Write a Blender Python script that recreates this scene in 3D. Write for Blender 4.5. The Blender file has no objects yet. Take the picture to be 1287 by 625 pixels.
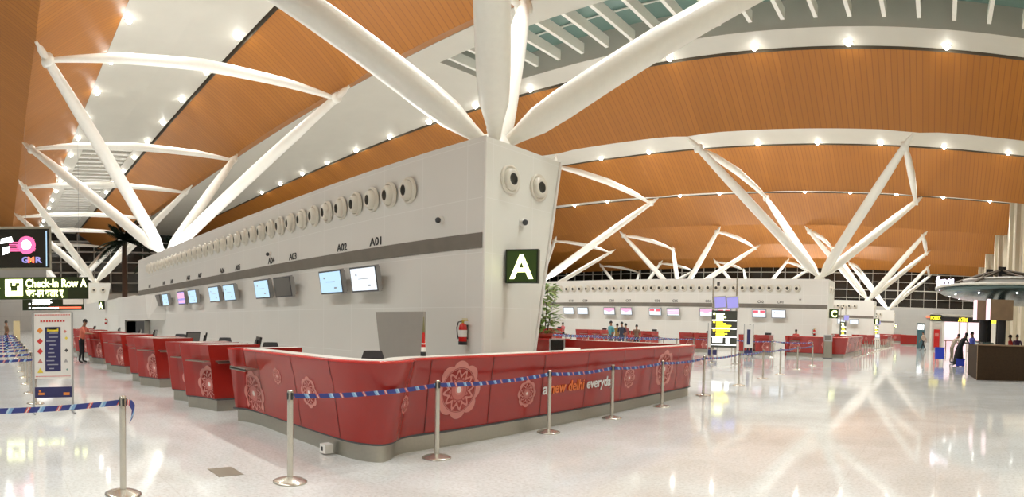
import bpy, math, random
from mathutils import Vector, Matrix
random.seed(7)
PI = math.pi
scn = bpy.context.scene
COL = scn.collection

# ------------------------------------------------------------------ helpers
class MB:
    """collects polygons and links them as ONE mesh object"""
    def __init__(s): s.v=[]; s.f=[]; s.mi=[]; s.sm=[]; s.uv={}
    def add(s, verts, faces, mi=0, smooth=False):
        o=len(s.v); s.v += [tuple(p) for p in verts]
        for f in faces:
            s.f.append(tuple(i+o for i in f)); s.mi.append(mi); s.sm.append(smooth)
        return s
    def box(s, x0,x1,y0,y1,z0,z1, mi=0, M=None):
        vs=[Vector((x,y,z)) for z in (z0,z1) for y in (y0,y1) for x in (x0,x1)]
        if M is not None: vs=[M@v for v in vs]
        return s.add(vs,[(0,2,3,1),(4,5,7,6),(0,1,5,4),(2,6,7,3),(0,4,6,2),(1,3,7,5)],mi)
    def tube(s, pts, rad, n=12, mi=0, caps=True, smooth=True):
        """swept round tube through pts, one radius per point"""
        pts=[Vector(p) for p in pts]; rings=[]
        if not isinstance(rad,(list,tuple)): rad=[rad]*len(pts)
        ref=None; vs=[]
        for i,p in enumerate(pts):
            a=pts[max(i-1,0)]; b=pts[min(i+1,len(pts)-1)]; d=(b-a).normalized()
            if ref is None:
                ref = Vector((0,0,1)) if abs(d.z)<.9 else Vector((1,0,0))
            u=(ref-d*ref.dot(d)).normalized(); w=d.cross(u); ref=u
            for k in range(n):
                t=2*PI*k/n; vs.append(p+(u*math.cos(t)+w*math.sin(t))*rad[i])
        fs=[]
        for i in range(len(pts)-1):
            for k in range(n):
                fs.append((i*n+k,i*n+(k+1)%n,(i+1)*n+(k+1)%n,(i+1)*n+k))
        s.add(vs,fs,mi,smooth)
        if caps:
            s.add(vs[:n],[tuple(range(n))[::-1]],mi); s.add(vs[-n:],[tuple(range(n))],mi)
        return s
    def lathe(s, prof, c=(0,0,0), axis='z', n=24, mi=0, smooth=True):
        vs=[]
        for r,h in prof:
            for k in range(n):
                t=2*PI*k/n; a,b=r*math.cos(t),r*math.sin(t)
                p={'z':(a,b,h),'y':(a,h,b),'x':(h,a,b)}[axis]
                vs.append((c[0]+p[0],c[1]+p[1],c[2]+p[2]))
        fs=[]
        for i in range(len(prof)-1):
            for k in range(n): fs.append((i*n+k,i*n+(k+1)%n,(i+1)*n+(k+1)%n,(i+1)*n+k))
        return s.add(vs,fs,mi,smooth)
    def prism(s, poly, z0, z1, mi=0):
        n=len(poly)
        vs=[(x,y,z0) for x,y in poly]+[(x,y,z1) for x,y in poly]
        fs=[tuple(range(n))[::-1],tuple(range(n,2*n))]+[(i,(i+1)%n,n+(i+1)%n,n+i) for i in range(n)]
        return s.add(vs,fs,mi)
    def grid(s, rows, mi=0, smooth=True, closed=False):
        m=len(rows[0]); vs=[p for r in rows for p in r]; fs=[]
        for i in range(len(rows)-1):
            for k in range(m if closed else m-1):
                fs.append((i*m+k,i*m+(k+1)%m,(i+1)*m+(k+1)%m,(i+1)*m+k))
        return s.add(vs,fs,mi,smooth)
    def ball(s, c, r, n=12, mi=0, sc=(1,1,1)):
        rows=[]
        for i in range(n//2+1):
            a=PI*i/(n//2)
            rows.append([(c[0]+sc[0]*r*math.sin(a)*math.cos(2*PI*k/n),c[1]+sc[1]*r*math.sin(a)*math.sin(2*PI*k/n),c[2]+sc[2]*r*math.cos(a)) for k in range(n)])
        return s.grid(rows[::-1],mi,True,True)
    def mesh(s, name, mats):
        me=bpy.data.meshes.new(name); me.from_pydata(s.v,[],s.f)
        for m in (mats if isinstance(mats,(list,tuple)) else [mats]): me.materials.append(m)
        me.polygons.foreach_set('material_index',s.mi); me.polygons.foreach_set('use_smooth',s.sm)
        me.update(); return me
    def build(s, name, mats, parent=None, loc=None, rz=None):
        return link(name, s.mesh(name,mats), parent, loc, rz)

def link(name, data, parent=None, loc=None, rz=None):
    o=bpy.data.objects.new(name,data); COL.objects.link(o)
    if parent is not None: o.parent=parent
    if loc is not None: o.location=loc
    if rz is not None: o.rotation_euler=(0,0,rz)
    return o
def thing(name, label, cat, loc=(0,0,0), rz=0, group=None):
    o=link(name,None,None,loc,rz); o.empty_display_size=.1
    return tag(o,label,cat,group)
def tag(o,label,cat,group=None,kind=None):
    o['label']=label; o['category']=cat
    if group: o['group']=group
    if kind: o['kind']=kind
    return o
def struct(o,label=None,cat=None):
    o['kind']='structure'
    if label: o['label']=label
    if cat: o['category']=cat
    return o
def copy_tree(o,parent=None):
    c=o.copy(); COL.objects.link(c); c.parent=parent
    for ch in o.children: copy_tree(ch,c)
    return c
ORD=['first','second','third','fourth','fifth','sixth','seventh','eighth','ninth','tenth','eleventh','twelfth','thirteenth','fourteenth','fifteenth','sixteenth','seventeenth','eighteenth','nineteenth','twentieth']

_txt={}
def text_mesh(body, size=1, width=None, bold=0.0, depth=0.004, align='LEFT'):
    """lettering as a mesh in its own XZ-like plane: x right, y up"""
    cu=bpy.data.curves.new('lettering','FONT'); cu.body=body; cu.size=size; cu.offset=bold; cu.extrude=depth; cu.align_x=align; cu.resolution_u=3
    o=bpy.data.objects.new('lettering',cu); COL.objects.link(o)
    bpy.context.view_layer.update()
    me=bpy.data.meshes.new_from_object(o.evaluated_get(bpy.context.evaluated_depsgraph_get()))
    bpy.data.objects.remove(o); bpy.data.curves.remove(cu)
    if width:
        xs=[v.co.x for v in me.vertices]; k=width/(max(xs)-min(xs)); x0=min(xs)
        for v in me.vertices: v.co.x=(v.co.x-x0)*k
    return me
def text(body, mat, parent, origin, right, up, size, width=None, bold=0.0, name='lettering', align='LEFT', depth=.004):
    me=text_mesh(body,size,width,bold,depth,align); me.materials.clear(); me.materials.append(mat)
    R=Vector(right).normalized(); U=Vector(up).normalized(); N=R.cross(U)
    M=Matrix((( R.x,U.x,N.x,origin[0]),(R.y,U.y,N.y,origin[1]),(R.z,U.z,N.z,origin[2]),(0,0,0,1)))
    me.transform(M)
    return link(name,me,parent)

# ------------------------------------------------------------------ materials
def new_mat(name):
    m=bpy.data.materials.new(name); m.use_nodes=True
    nt=m.node_tree; b=nt.nodes['Principled BSDF']; return m,nt,b
def mat(name, col, rough=.5, metal=0, spec=.5, coat=0, emit=None, es=0, noise=0, nscale=8):
    m,nt,b=new_mat(name)
    b.inputs['Base Color'].default_value=(*col,1); b.inputs['Roughness'].default_value=rough
    b.inputs['Metallic'].default_value=metal; b.inputs['Specular IOR Level'].default_value=spec
    b.inputs['Coat Weight'].default_value=coat; b.inputs['Coat Roughness'].default_value=.08
    if emit: b.inputs['Emission Color'].default_value=(*emit,1); b.inputs['Emission Strength'].default_value=es
    # every surface is procedural: a faint noise breaks up the colour
    tc=nt.nodes.new('ShaderNodeTexCoord'); nz=nt.nodes.new('ShaderNodeTexNoise'); nz.inputs['Scale'].default_value=nscale
    mx=nt.nodes.new('ShaderNodeMix'); mx.data_type='RGBA'
    k=noise if noise else .04
    mx.inputs[6].default_value=(*[c*(1-k) for c in col],1); mx.inputs[7].default_value=(*[min(1,c*(1+k)) for c in col],1)
    nt.links.new(tc.outputs['Object'],nz.inputs['Vector']); nt.links.new(nz.outputs['Fac'],mx.inputs[0]); nt.links.new(mx.outputs[2],b.inputs['Base Color'])
    return m
def math_node(nt,op,a,b=None):
    n=nt.nodes.new('ShaderNodeMath'); n.operation=op
    for i,x in enumerate((a,b)):
        if x is None: continue
        if isinstance(x,(int,float)): n.inputs[i].default_value=x
        else: nt.links.new(x,n.inputs[i])
    return n.outputs[0]
def panel_mat(name,col,joint,axis,w,h,rough=.35,ox=0,oz=0,jw=.012):
    """large wall panels with thin joints; axis is the horizontal world axis of the wall"""
    m,nt,b=new_mat(name)
    tc=nt.nodes.new('ShaderNodeTexCoord'); sp=nt.nodes.new('ShaderNodeSeparateXYZ'); cb=nt.nodes.new('ShaderNodeCombineXYZ')
    nt.links.new(tc.outputs['Object'],sp.inputs[0])
    a=math_node(nt,'ADD',sp.outputs[axis],ox+1000*w); z=math_node(nt,'ADD',sp.outputs[2],oz+100*h)
    fa=math_node(nt,'MODULO',a,w); fz=math_node(nt,'MODULO',z,h)
    ja=math_node(nt,'LESS_THAN',fa,jw); jz=math_node(nt,'LESS_THAN',fz,jw)
    j=math_node(nt,'MAXIMUM',ja,jz)
    nz=nt.nodes.new('ShaderNodeTexNoise'); nz.inputs['Scale'].default_value=.8; nt.links.new(tc.outputs['Object'],nz.inputs['Vector'])
    m1=nt.nodes.new('ShaderNodeMix'); m1.data_type='RGBA'; m1.inputs[6].default_value=(*[c*.96 for c in col],1); m1.inputs[7].default_value=(*[c*1.04 for c in col],1)
    nt.links.new(nz.outputs['Fac'],m1.inputs[0])
    m2=nt.nodes.new('ShaderNodeMix'); m2.data_type='RGBA'; m2.inputs[7].default_value=(*joint,1)
    nt.links.new(j,m2.inputs[0]); nt.links.new(m1.outputs[2],m2.inputs[6]); nt.links.new(m2.outputs[2],b.inputs['Base Color'])
    b.inputs['Roughness'].default_value=rough
    return m
def floor_mat():
    m,nt,b=new_mat('polished_granite')
    tc=nt.nodes.new('ShaderNodeTexCoord')
    n1=nt.nodes.new('ShaderNodeTexNoise'); n1.inputs['Scale'].default_value=26; n1.inputs['Detail'].default_value=6; n1.inputs['Roughness'].default_value=.7
    n2=nt.nodes.new('ShaderNodeTexNoise'); n2.inputs['Scale'].default_value=.9; n2.inputs['Detail'].default_value=4; n2.inputs['Distortion'].default_value=1.2
    nt.links.new(tc.outputs['Object'],n1.inputs['Vector']); nt.links.new(tc.outputs['Object'],n2.inputs['Vector'])
    r=nt.nodes.new('ShaderNodeValToRGB'); e=r.color_ramp.elements
    e[0].position=.33; e[0].color=(.60,.595,.57,1); e[1].position=.58; e[1].color=(.77,.785,.775,1)
    e2=e.new(.46); e2.color=(.70,.71,.695,1)
    nt.links.new(n1.outputs['Fac'],r.inputs[0])
    r2=nt.nodes.new('ShaderNodeValToRGB'); r2.color_ramp.elements[0].position=.35; r2.color_ramp.elements[0].color=(.90,.89,.87,1); r2.color_ramp.elements[1].position=.65; r2.color_ramp.elements[1].color=(1,1,1,1)
    nt.links.new(n2.outputs['Fac'],r2.inputs[0])
    mx=nt.nodes.new('ShaderNodeMix'); mx.data_type='RGBA'; mx.blend_type='MULTIPLY'; mx.inputs[0].default_value=1
    nt.links.new(r.outputs[0],mx.inputs[6]); nt.links.new(r2.outputs[0],mx.inputs[7])
    sp=nt.nodes.new('ShaderNodeSeparateXYZ'); nt.links.new(tc.outputs['Object'],sp.inputs[0])
    js=[math_node(nt,'LESS_THAN',math_node(nt,'MODULO',math_node(nt,'ADD',sp.outputs[i],1000+.37*i),1.0),.008) for i in (0,1)]
    j=math_node(nt,'MULTIPLY',math_node(nt,'MAXIMUM',js[0],js[1]),.25)
    m2=nt.nodes.new('ShaderNodeMix'); m2.data_type='RGBA'; m2.inputs[7].default_value=(.45,.41,.36,1)
    nt.links.new(j,m2.inputs[0]); nt.links.new(mx.outputs[2],m2.inputs[6]); nt.links.new(m2.outputs[2],b.inputs['Base Color'])
    b.inputs['Roughness'].default_value=.07; b.inputs['Specular IOR Level'].default_value=.55
    return m
def slat_mat():
    """narrow timber-look ceiling slats running across the vault"""
    m,nt,b=new_mat('timber_slats')
    tc=nt.nodes.new('ShaderNodeTexCoord'); sp=nt.nodes.new('ShaderNodeSeparateXYZ'); nt.links.new(tc.outputs['Object'],sp.inputs[0])
    x=math_node(nt,'ADD',sp.outputs[0],1000)
    f=math_node(nt,'MODULO',x,.30); j=math_node(nt,'LESS_THAN',f,.045)
    cell=math_node(nt,'FLOOR',math_node(nt,'DIVIDE',x,.30))
    wn=nt.nodes.new('ShaderNodeTexWhiteNoise'); wn.noise_dimensions='1D'; nt.links.new(cell,wn.inputs['W'])
    mx=nt.nodes.new('ShaderNodeMix'); mx.data_type='RGBA'; mx.inputs[6].default_value=(.41,.147,.014,1); mx.inputs[7].default_value=(.455,.167,.018,1)
    nt.links.new(wn.outputs['Value'],mx.inputs[0])
    m2=nt.nodes.new('ShaderNodeMix'); m2.data_type='RGBA'; m2.inputs[7].default_value=(.33,.113,.015,1)
    nt.links.new(j,m2.inputs[0]); nt.links.new(mx.outputs[2],m2.inputs[6]); nt.links.new(m2.outputs[2],b.inputs['Base Color'])
    b.inputs['Roughness'].default_value=.5
    return m
def belt_mat():
    m,nt,b=new_mat('printed_belt')
    uv=nt.nodes.new('ShaderNodeUVMap'); sp=nt.nodes.new('ShaderNodeSeparateXYZ'); nt.links.new(uv.outputs[0],sp.inputs[0])
    sl=math_node(nt,'ADD',sp.outputs[0],math_node(nt,'MULTIPLY',sp.outputs[1],.6))
    f=math_node(nt,'MODULO',math_node(nt,'ADD',sl,10),.29); f=math_node(nt,'DIVIDE',f,.29)
    r=nt.nodes.new('ShaderNodeValToRGB'); r.color_ramp.interpolation='CONSTANT'; e=r.color_ramp.elements
    navy=(.035,.05,.24,1); e[0].position=0; e[0].color=navy; e[1].position=.10; e[1].color=(.22,.40,.66,1)
    for p,c in ((.20,(.45,.62,.78,1)),(.27,navy),(.56,(.62,.12,.10,1)),(.61,(.7,.62,.6,1)),(.645,(.55,.10,.10,1)),(.69,navy)):
        x=e.new(p); x.color=c
    nt.links.new(f,r.inputs[0]); nt.links.new(r.outputs[0],b.inputs['Base Color']); b.inputs['Roughness'].default_value=.6
    return m

M={}
M['floor']=floor_mat(); M['slat']=slat_mat(); M['belt']=belt_mat()
M['ceil_white']=mat('white_ceiling',(.64,.615,.54),.6,nscale=1)
M['ceil_grey']=mat('grey_soffit',(.50,.48,.42),.6,nscale=1)
M['steel_white']=mat('white_painted_steel',(.92,.90,.82),.35)
M['gap']=mat('dark_gap',(.15,.12,.08),.8)
M['sky_glass']=mat('green_tinted_glass',(.22,.34,.30),.25)
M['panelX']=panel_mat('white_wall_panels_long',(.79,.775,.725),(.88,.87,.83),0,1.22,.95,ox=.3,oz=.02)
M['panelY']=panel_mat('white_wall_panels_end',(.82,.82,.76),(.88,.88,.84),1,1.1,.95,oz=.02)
M['stripe']=mat('brown_grey_stripe',(.205,.185,.155),.4,noise=.18,nscale=3)
M['white']=mat('white_plastic',(.82,.80,.75),.3)
M['cream']=mat('cream_worktop',(.80,.77,.70),.3)
M['hole']=mat('nozzle_throat',(.10,.095,.08),.6)
M['nozzle']=mat('nozzle_cream',(.78,.74,.64),.35)
M['black']=mat('black_plastic',(.015,.015,.017),.4)
M['dark']=mat('dark_grey_plastic',(.06,.062,.066),.45)
M['red']=mat('red_laminate',(.33,.018,.012),.25,coat=.15,noise=.03)
M['red_top']=mat('red_counter_edge',(.55,.028,.022),.25,coat=.3)
M['seam']=mat('panel_seam',(.12,.008,.007),.5)
M['steel']=mat('brushed_stainless',(.44,.42,.36),.33,metal=.85,noise=.08,nscale=30)
M['post']=mat('satin_post_steel',(.62,.585,.51),.25,metal=.75)
M['pink']=mat('pale_pink_print',(.62,.22,.185),.35)
M['pink2']=mat('rose_print',(.52,.13,.11),.35)
M['pinkw']=mat('white_print',(.86,.74,.70),.35)
M['orange_txt']=mat('orange_print',(.82,.19,.035),.4)
M['white_txt']=mat('white_letter_print',(.85,.82,.80),.4)
M['txt']=mat('dark_lettering',(.03,.03,.03),.5)
M['silver']=mat('silver_bezel',(.40,.40,.40),.35,metal=.4)
M['scr_white']=mat('lit_screen_white',(.1,.1,.1),.2,emit=(.86,.93,1),es=1.0)
M['scr_blue']=mat('lit_screen_blue',(.1,.1,.1),.2,emit=(.50,.76,1),es=.95)
M['scr_pink']=mat('lit_screen_pink',(.1,.1,.1),.2,emit=(.95,.42,.66),es=1.0)
M['scr_red']=mat('lit_screen_red',(.1,.1,.1),.2,emit=(.85,.06,.12),es=.9)
M['scr_violet']=mat('lit_screen_violet',(.1,.1,.1),.2,emit=(.36,.33,.85),es=.85)
M['scr_off']=mat('unlit_screen',(.14,.135,.12),.3)
M['scr_dark']=mat('dark_display',(.012,.012,.010),.25)
M['sign_green']=mat('dark_green_sign',(.012,.022,.004),.35)
M['sign_glow']=mat('glowing_sign_face',(.02,.04,.005),.4,emit=(.10,.20,.005),es=.10)
M['lit_letter']=mat('lit_sign_letter',(.9,.95,.6),.4,emit=(.93,1,.42),es=3.0)
M['lit_yellow']=mat('lit_yellow_letter',(.9,.8,.1),.4,emit=(1,.85,.03),es=1.6)
M['lit_white']=mat('lit_white_letter',(.9,.9,.9),.4,emit=(1,1,1),es=2.2)
M['lit_violet']=mat('lit_violet_letter',(.9,.85,1),.4,emit=(.90,.78,1),es=2.4)
M['lit_redtxt']=mat('lit_red_text',(.9,.2,.1),.4,emit=(1,.16,.08),es=1.2)
M['lamp']=mat('lamp_lens',(1,1,1),.3,emit=(1,.97,.9),es=60)
M['lit_pink']=mat('lit_niche_panel',(.9,.7,.75),.4,emit=(1,.72,.80),es=.75)
M['blue_bin']=mat('blue_plastic',(.03,.06,.55),.4)
M['trunk']=mat('palm_bark',(.06,.028,.014),.9,noise=.3,nscale=20)
M['frond']=mat('dark_palm_frond',(.008,.016,.008),.9,spec=.1)
M['leaf']=mat('leaf_green',(.16,.30,.05),.5,noise=.3)
M['leaf2']=mat('leaf_pale',(.42,.52,.20),.5,noise=.3)
M['soil_red']=mat('red_planter',(.45,.05,.03),.5)
M['navy']=mat('navy_print',(.025,.025,.11),.4)
M['poster']=mat('poster_paper',(.78,.76,.72),.4)
M['pred']=mat('poster_red',(.6,.04,.03),.4)
M['porange']=mat('poster_orange',(.75,.25,.04),.4)
M['pyellow']=mat('poster_yellow',(.8,.62,.05),.4)
M['ext_red']=mat('extinguisher_red',(.55,.015,.012),.25,coat=.3)
M['brown']=mat('dark_brown_veneer',(.040,.024,.012),.6,spec=.15,noise=.3,nscale=12)
M['tan']=mat('tan_veneer',(.22,.145,.08),.45,noise=.2,nscale=6)
M['beige']=mat('beige_wall',(.60,.54,.42),.6)
M['grey_wall']=panel_mat('grey_cladding',(.42,.41,.385),(.50,.49,.46),0,4.0,.8,rough=.5)
M['white_wallp']=panel_mat('white_cladding',(.85,.84,.80),(.5,.5,.47),1,3,2.2,rough=.5)
M['night']=mat('night_glass',(.018,.016,.013),.12)
M['mullion']=mat('pale_mullion',(.52,.49,.43),.5)
M['teal_glass']=mat('teal_metal',(.10,.15,.145),.25,metal=.5)
M['grey_cab']=mat('grey_laminate',(.36,.34,.30),.5)
M['skin']=mat('skin',(.30,.145,.08),.5)
M['cable']=mat('brown_cable',(.10,.075,.05),.4)
M['hair']=mat('dark_hair',(.012,.009,.008),.6)
M['shoe']=mat('black_shoe',(.015,.014,.013),.4)

# ------------------------------------------------------------------ camera (panoramic: the photograph is a cylindrical stitch)
F=751.502; V0=429.2116; HC=1.65
right=Vector((.754135,.65649825,.01704264)); up=Vector((-.03501267,.01427852,.99928486)); fwd=Vector((-.65578542,.7541924,-.03375369))
cam=bpy.data.cameras.new('camera'); cam.type='PANO'; cam.panorama_type='CENTRAL_CYLINDRICAL'
hu=643.5/F
cam.central_cylindrical_range_u_min=-hu; cam.central_cylindrical_range_u_max=hu
cam.central_cylindrical_range_v_min=-(625-V0)/F; cam.central_cylindrical_range_v_max=V0/F
cam.central_cylindrical_radius=1.0; cam.clip_start=.05; cam.clip_end=500
co=bpy.data.objects.new('camera',cam); COL.objects.link(co)
R=Matrix((right,up,-fwd)).transposed().to_4x4(); R.translation=Vector((0,0,HC)); co.matrix_world=R
scn.camera=co

# ------------------------------------------------------------------ roof geometry
VAL=[-13.4,1.52,15.54,31.4,46.05,61.4,76.0,91.5,106.6]
XT=[8,0,-5,-10,-14,-24,-36,-46,-60,-95]; ZT=[11.68,12.0,12.18,12.33,12.45,12.6,12.68,12.62,12.5,12.2]
def lerp_tab(x):
    for i in range(len(XT)-1):
        if XT[i]>=x>=XT[i+1]:
            t=(XT[i]-x)/(XT[i]-XT[i+1]); return ZT[i]*(1-t)+ZT[i+1]*t
    return ZT[0] if x>XT[0] else ZT[-1]
def zj(x): return sum(lerp_tab(x+d) for d in (-4,-2,0,2,4))/5
RISE=2.62
TREES=[]   # (base x, base y, list of joint (x,y))
def add_tree(bx,by,yf,yr,arm=6.6): TREES.append((bx,by,[(bx+arm*.97,yf),(bx-arm,yf),(bx+arm*.97,yr),(bx-arm,yr)]))
add_tree(-8.0,8.6,1.52,15.54,6.45); add_tree(-30.4,8.6,1.52,15.54,6.9); TREES[0]=(-8.0,8.6,[(-1.9,1.52),(-14.6,1.52),(-1.74,15.54),(-13.2,15.54)])
add_tree(-53.6,8.6,1.52,15.54,7.0); add_tree(-76.5,8.6,1.52,15.54,7.0)
add_tree(-8.0,38.6,31.4,46.05,6.4); add_tree(-30.4,38.6,31.4,46.05,6.8)
add_tree(-8.0,64.8,61.4,76.0,6.5); add_tree(-30.3,64.8,61.4,76.0,6.5); add_tree(-52.5,64.8,61.4,76.0,6.5)
add_tree(-8.2,92.3,91.5,106.6,6.5); add_tree(-30.3,92.3,91.5,106.6,6.5); add_tree(-52.5,92.3,91.5,106.6,6.5)
JOINTS=[j for t in TREES for j in t[2]]
XR=6.55; XL=-92
def dimple(x,y):
    d=0
    for a,b in JOINTS:
        r2=(x-a)**2+((y-b)*.8)**2
        if r2<9: d=max(d,.10*math.exp(-r2/.7))
    return d
XS=[XR-i*1.0 for i in range(int(XR-XL)+1)]+[XL]
ceiling=link('ceiling',None); struct(ceiling)
YA=4.1; YB=3.9; GAP=.24
for k in range(len(VAL)-1):
    v0,v1=VAL[k],VAL[k+1]; ya=v0+YA; yb=v1-YB
    def slope(y0,y1,up_,n=7):
        rows=[]
        for i in range(n+1):
            t=i/n; y=y0+(y1-y0)*t
            tt=t if up_ else 1-t
            h=(RISE-.08)*(1-(1-tt)**1.12)
            rows.append([(x,y,zj(x)+.1+h-dimple(x,y)) for x in XS])
        return rows
    mb=MB(); mb.grid(slope(v0,ya,True)); mb.build('slatted_slope',M['slat'],ceiling)
    mb=MB(); mb.grid(slope(yb+GAP,v1,False)); mb.build('slatted_slope',M['slat'],ceiling)
    # white flat band between the slopes, with a rectangular roof light in two of the vaults
    hole={1:(-47.5,-90,6.8,10.8),2:(6.5,-24.0,21.4,25.9)}.get(k)
    mb=MB(); gp=MB(); gr=MB()
    T=lambda x,y: (x,y,zj(x)+RISE+.12*math.sin(PI*(y-ya)/(yb-ya)))
    xs=XS
    if hole:
        hx1,hx0,hy0,hy1=hole
        xs=sorted(set([x for x in XS]+[max(hx1,XL+.01),hx0]),reverse=True)
        ys=[ya,hy0,(hy0+hy1)/2,hy1,yb]
    else: ys=[ya+(yb-ya)*i/4 for i in range(5)]
    for i in range(len(xs)-1):
        for j in range(len(ys)-1):
            xm=(xs[i]+xs[i+1])/2; ym=(ys[j]+ys[j+1])/2
            if hole and hx0<xm<hx1 and hy0<ym<hy1: continue
            mb.add([T(xs[i],ys[j]),T(xs[i+1],ys[j]),T(xs[i+1],ys[j+1]),T(xs[i],ys[j+1])],[(0,1,2,3)],0,False)
    mb.build('white_soffit',M['ceil_white'],ceiling)
    rows=[[(x,yb,zj(x)+RISE) for x in XS],[(x,yb,zj(x)+RISE+.35) for x in XS],[(x,yb+GAP,zj(x)+RISE+.35) for x in XS],[(x,yb+GAP,zj(x)+RISE-.04) for x in XS]]
    gp.grid(rows,0,False); gp.build('shadow_gap',M['gap'],ceiling)
    if hole:
        H=1.35 if k==2 else .7
        hx0c=max(hx0,XL+1)
        hxs=[x for x in xs if hx0c<=x<=hx1]
        w=MB()
        for yy,s in ((hy0,.35),(hy1,-.35)):
            w.grid([[T(x,yy) for x in hxs],[(x,yy+s*0+(.0 if k==2 else 0),zj(x)+RISE+.1+H) for x in hxs]],0,False)
        for xx in (hx1,hx0c):
            w.grid([[T(xx,y) for y in (hy0,(hy0+hy1)/2,hy1)],[(xx,y,zj(xx)+RISE+.1+H) for y in (hy0,(hy0+hy1)/2,hy1)]],0,False)
        w.build('roof_light_well',M['ceil_grey'],ceiling)
        g=MB(); g.grid([[(x,hy0,zj(x)+RISE+H) for x in hxs],[(x,hy1,zj(x)+RISE+H) for x in hxs]],0,False)
        g.build('roof_light_glass',M['sky_glass'] if k==2 else M['gap'],ceiling)
        for y in ((hy0*.7+hy1*.3),(hy0*.35+hy1*.65)):
            br=MB(); br.tube([(x,y,zj(x)+RISE+H-.08) for x in hxs],.05,6); br.build('roof_light_bar',M['steel_white'],ceiling)
        step=1.47 if k==2 else 1.25; x=hx1-.5
        while x>hx0c+.3:
            z=zj(x)+RISE; fn=MB()
            if k==2: fn.box(x-.09,x+.09,hy0,hy1-.7,z+.12,z+.62)
            else: fn.box(x-.28,x+.28,hy0,hy1,z+.10,z+.28)
            fn.build('roof_light_fin',M['steel_white'],ceiling)
            x-=step

# ------------------------------------------------------------------ recessed downlights
lampmb=MB(); lampmb.ball((0,0,-.03),.14,14); lens_me=lampmb.mesh('lens',M['lamp'])
ringmb=MB(); ringmb.lathe([(.15,.0),(.17,-.04),(.21,-.035),(.22,.01)],n=20); ring_me=ringmb.mesh('trim_ring',M['steel_white'])
LX=[4.3-4.47*i for i in range(21)]
spot=bpy.data.lights.new('downlight_lamp','SPOT'); spot.energy=1560; spot.spot_size=math.radians(125); spot.spot_blend=.7; spot.color=(.95,.98,.96); spot.shadow_soft_size=.35
spot2=spot.copy(); spot2.energy=1500
spot3=spot.copy(); spot3.energy=620
def downlight(x,y,label,group,fixture=True,lamp=None):
    z=zj(x)+RISE-.02
    if fixture:
        t=thing('recessed_downlight',label,'ceiling light',(x,y,z),0,group)
        link('lens',lens_me,t); link('trim_ring',ring_me,t)
    l=link('downlight_lamp',lamp or spot,t if fixture else None,(0,0,-.3) if fixture else (x,y,z-.3))
rows=[(1,'near',1,-22,-86,'near edge of the nearest white ceiling band'),(1,'far',1,-22,-70,'far edge of the nearest white ceiling band'),
      (2,'far',2,5,-62,'edge of the skylight band above the A wall'),(3,'far',3,5,-30,'edge of the second white band above the C wall'),
      (4,'far',4,5,-43,'thin white line of the third vault')]
for k,side,_,xa,xb,desc in rows:
    y = VAL[k]+YA+.35 if side=='near' else VAL[k+1]-YB-.35
    vis=[x for x in LX if xb<=x<=xa]
    for i,x in enumerate(reversed(vis)):
        w=ORD[i] if i<len(ORD) else str(i+1)
        downlight(x,y,f'round downlight, {w} from the left, {desc}',f'downlights on the {desc}',True,spot3 if k==1 else spot)
# lamps of the vaults that the photograph cannot see
for x in LX[:16]:
    downlight(x,-6,'','',False,spot2)
for k in (5,6,7):
    for x in LX[:14]: downlight(x,VAL[k+1]-YB-.35,'','',False)
for x in LX[:5]: downlight(x,VAL[2]-YB-.35,'','',False)

# ------------------------------------------------------------------ roof trees
tree_where={0:'nearest, springing from the near corner of the A wall',1:'rising from the far end of the long A wall beside the palm fronds',2:'small one rising left of the palm trunk above the small A sign',3:'farthest at the left edge of the picture',
 4:'rising from the near end of the C wall, with four open arms',5:'with one arm crossing behind the A wall edge above the C screens',6:'rising from the near end of the E wall',7:'in the third row, above the middle of the C wall',8:'in the third row, just right of the big A sign',
 9:'rising from the end of the farthest wall',10:'in the last row, seen above the FIDS board',11:'in the last row, low above the plant'}
tree_where[10]='in the last row, seen above the flight board'
for i,(bx,by,js) in enumerate(TREES):
    t=thing('roof_tree_column','white four-armed steel roof column '+tree_where[i],'column',(bx,by,4.83),0,'steel tree columns')
    B=Vector((0,0,.12))
    nd=MB(); nd.lathe([(.02,-.02),(.42,-.02),(.34,.18),(.2,.42),(.02,.5)],n=20); nd.build('base_node',M['steel_white'],t)
    k=1.0
    tops=[]
    for jx,jy in js:
        P=Vector((jx-bx,jy-by,zj(jx)-.06-4.83)); d=P-B
        R0=.30
        prof=[(.02,.10),(.05,.16),(.09,.27),(.14,R0),(.5,R0),(.72,R0*.9),(.9,R0*.66),(.975,R0*.45),(.985,.07),(1.0,.06)]
        b=MB(); b.tube([B+d*s for s,_ in prof],[r for _,r in prof],16); b.build('branch',M['steel_white'],t)
        tops.append(P)
    for a,b_ in ((0,2),(1,3)):
        A=B+(tops[a]-B)*.93; C=B+(tops[b_]-B)*.93
        L=C-A; prof=[(0,.09),(.03,.11),(.06,.13),(.2,.2),(.5,.25),(.8,.2),(.94,.13),(.97,.11),(1,.09)]
        sgn=1 if a==1 else -1
        bow=Vector((0,0,.35))
        s=MB(); s.tube([A+L*q+bow*(4*q*(1-q)) for q,_ in prof],[r for _,r in prof],14)
        s.build('strut',M['steel_white'],t)
        for E in (A,C):
            p=MB(); p.lathe([(.001,-.2),(.24,-.2),(.24,.2),(.001,.2)],c=tuple(E),axis='x',n=16); p.build('pin_joint',M['steel_white'],t)

# ------------------------------------------------------------------ floor and outer walls
fl=MB(); fl.box(-95,22,-16,109,-.3,0); struct(fl.build('floor',M['floor']))
dr=MB(); dr.box(-6.12,-5.76,2.2,2.48,0,.004); tag(dr.build('floor_hatch',mat('brass_hatch',(.33,.30,.24),.4,metal=.5)),'small square metal floor hatch in front of the red corner counter','floor hatch')
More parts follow.
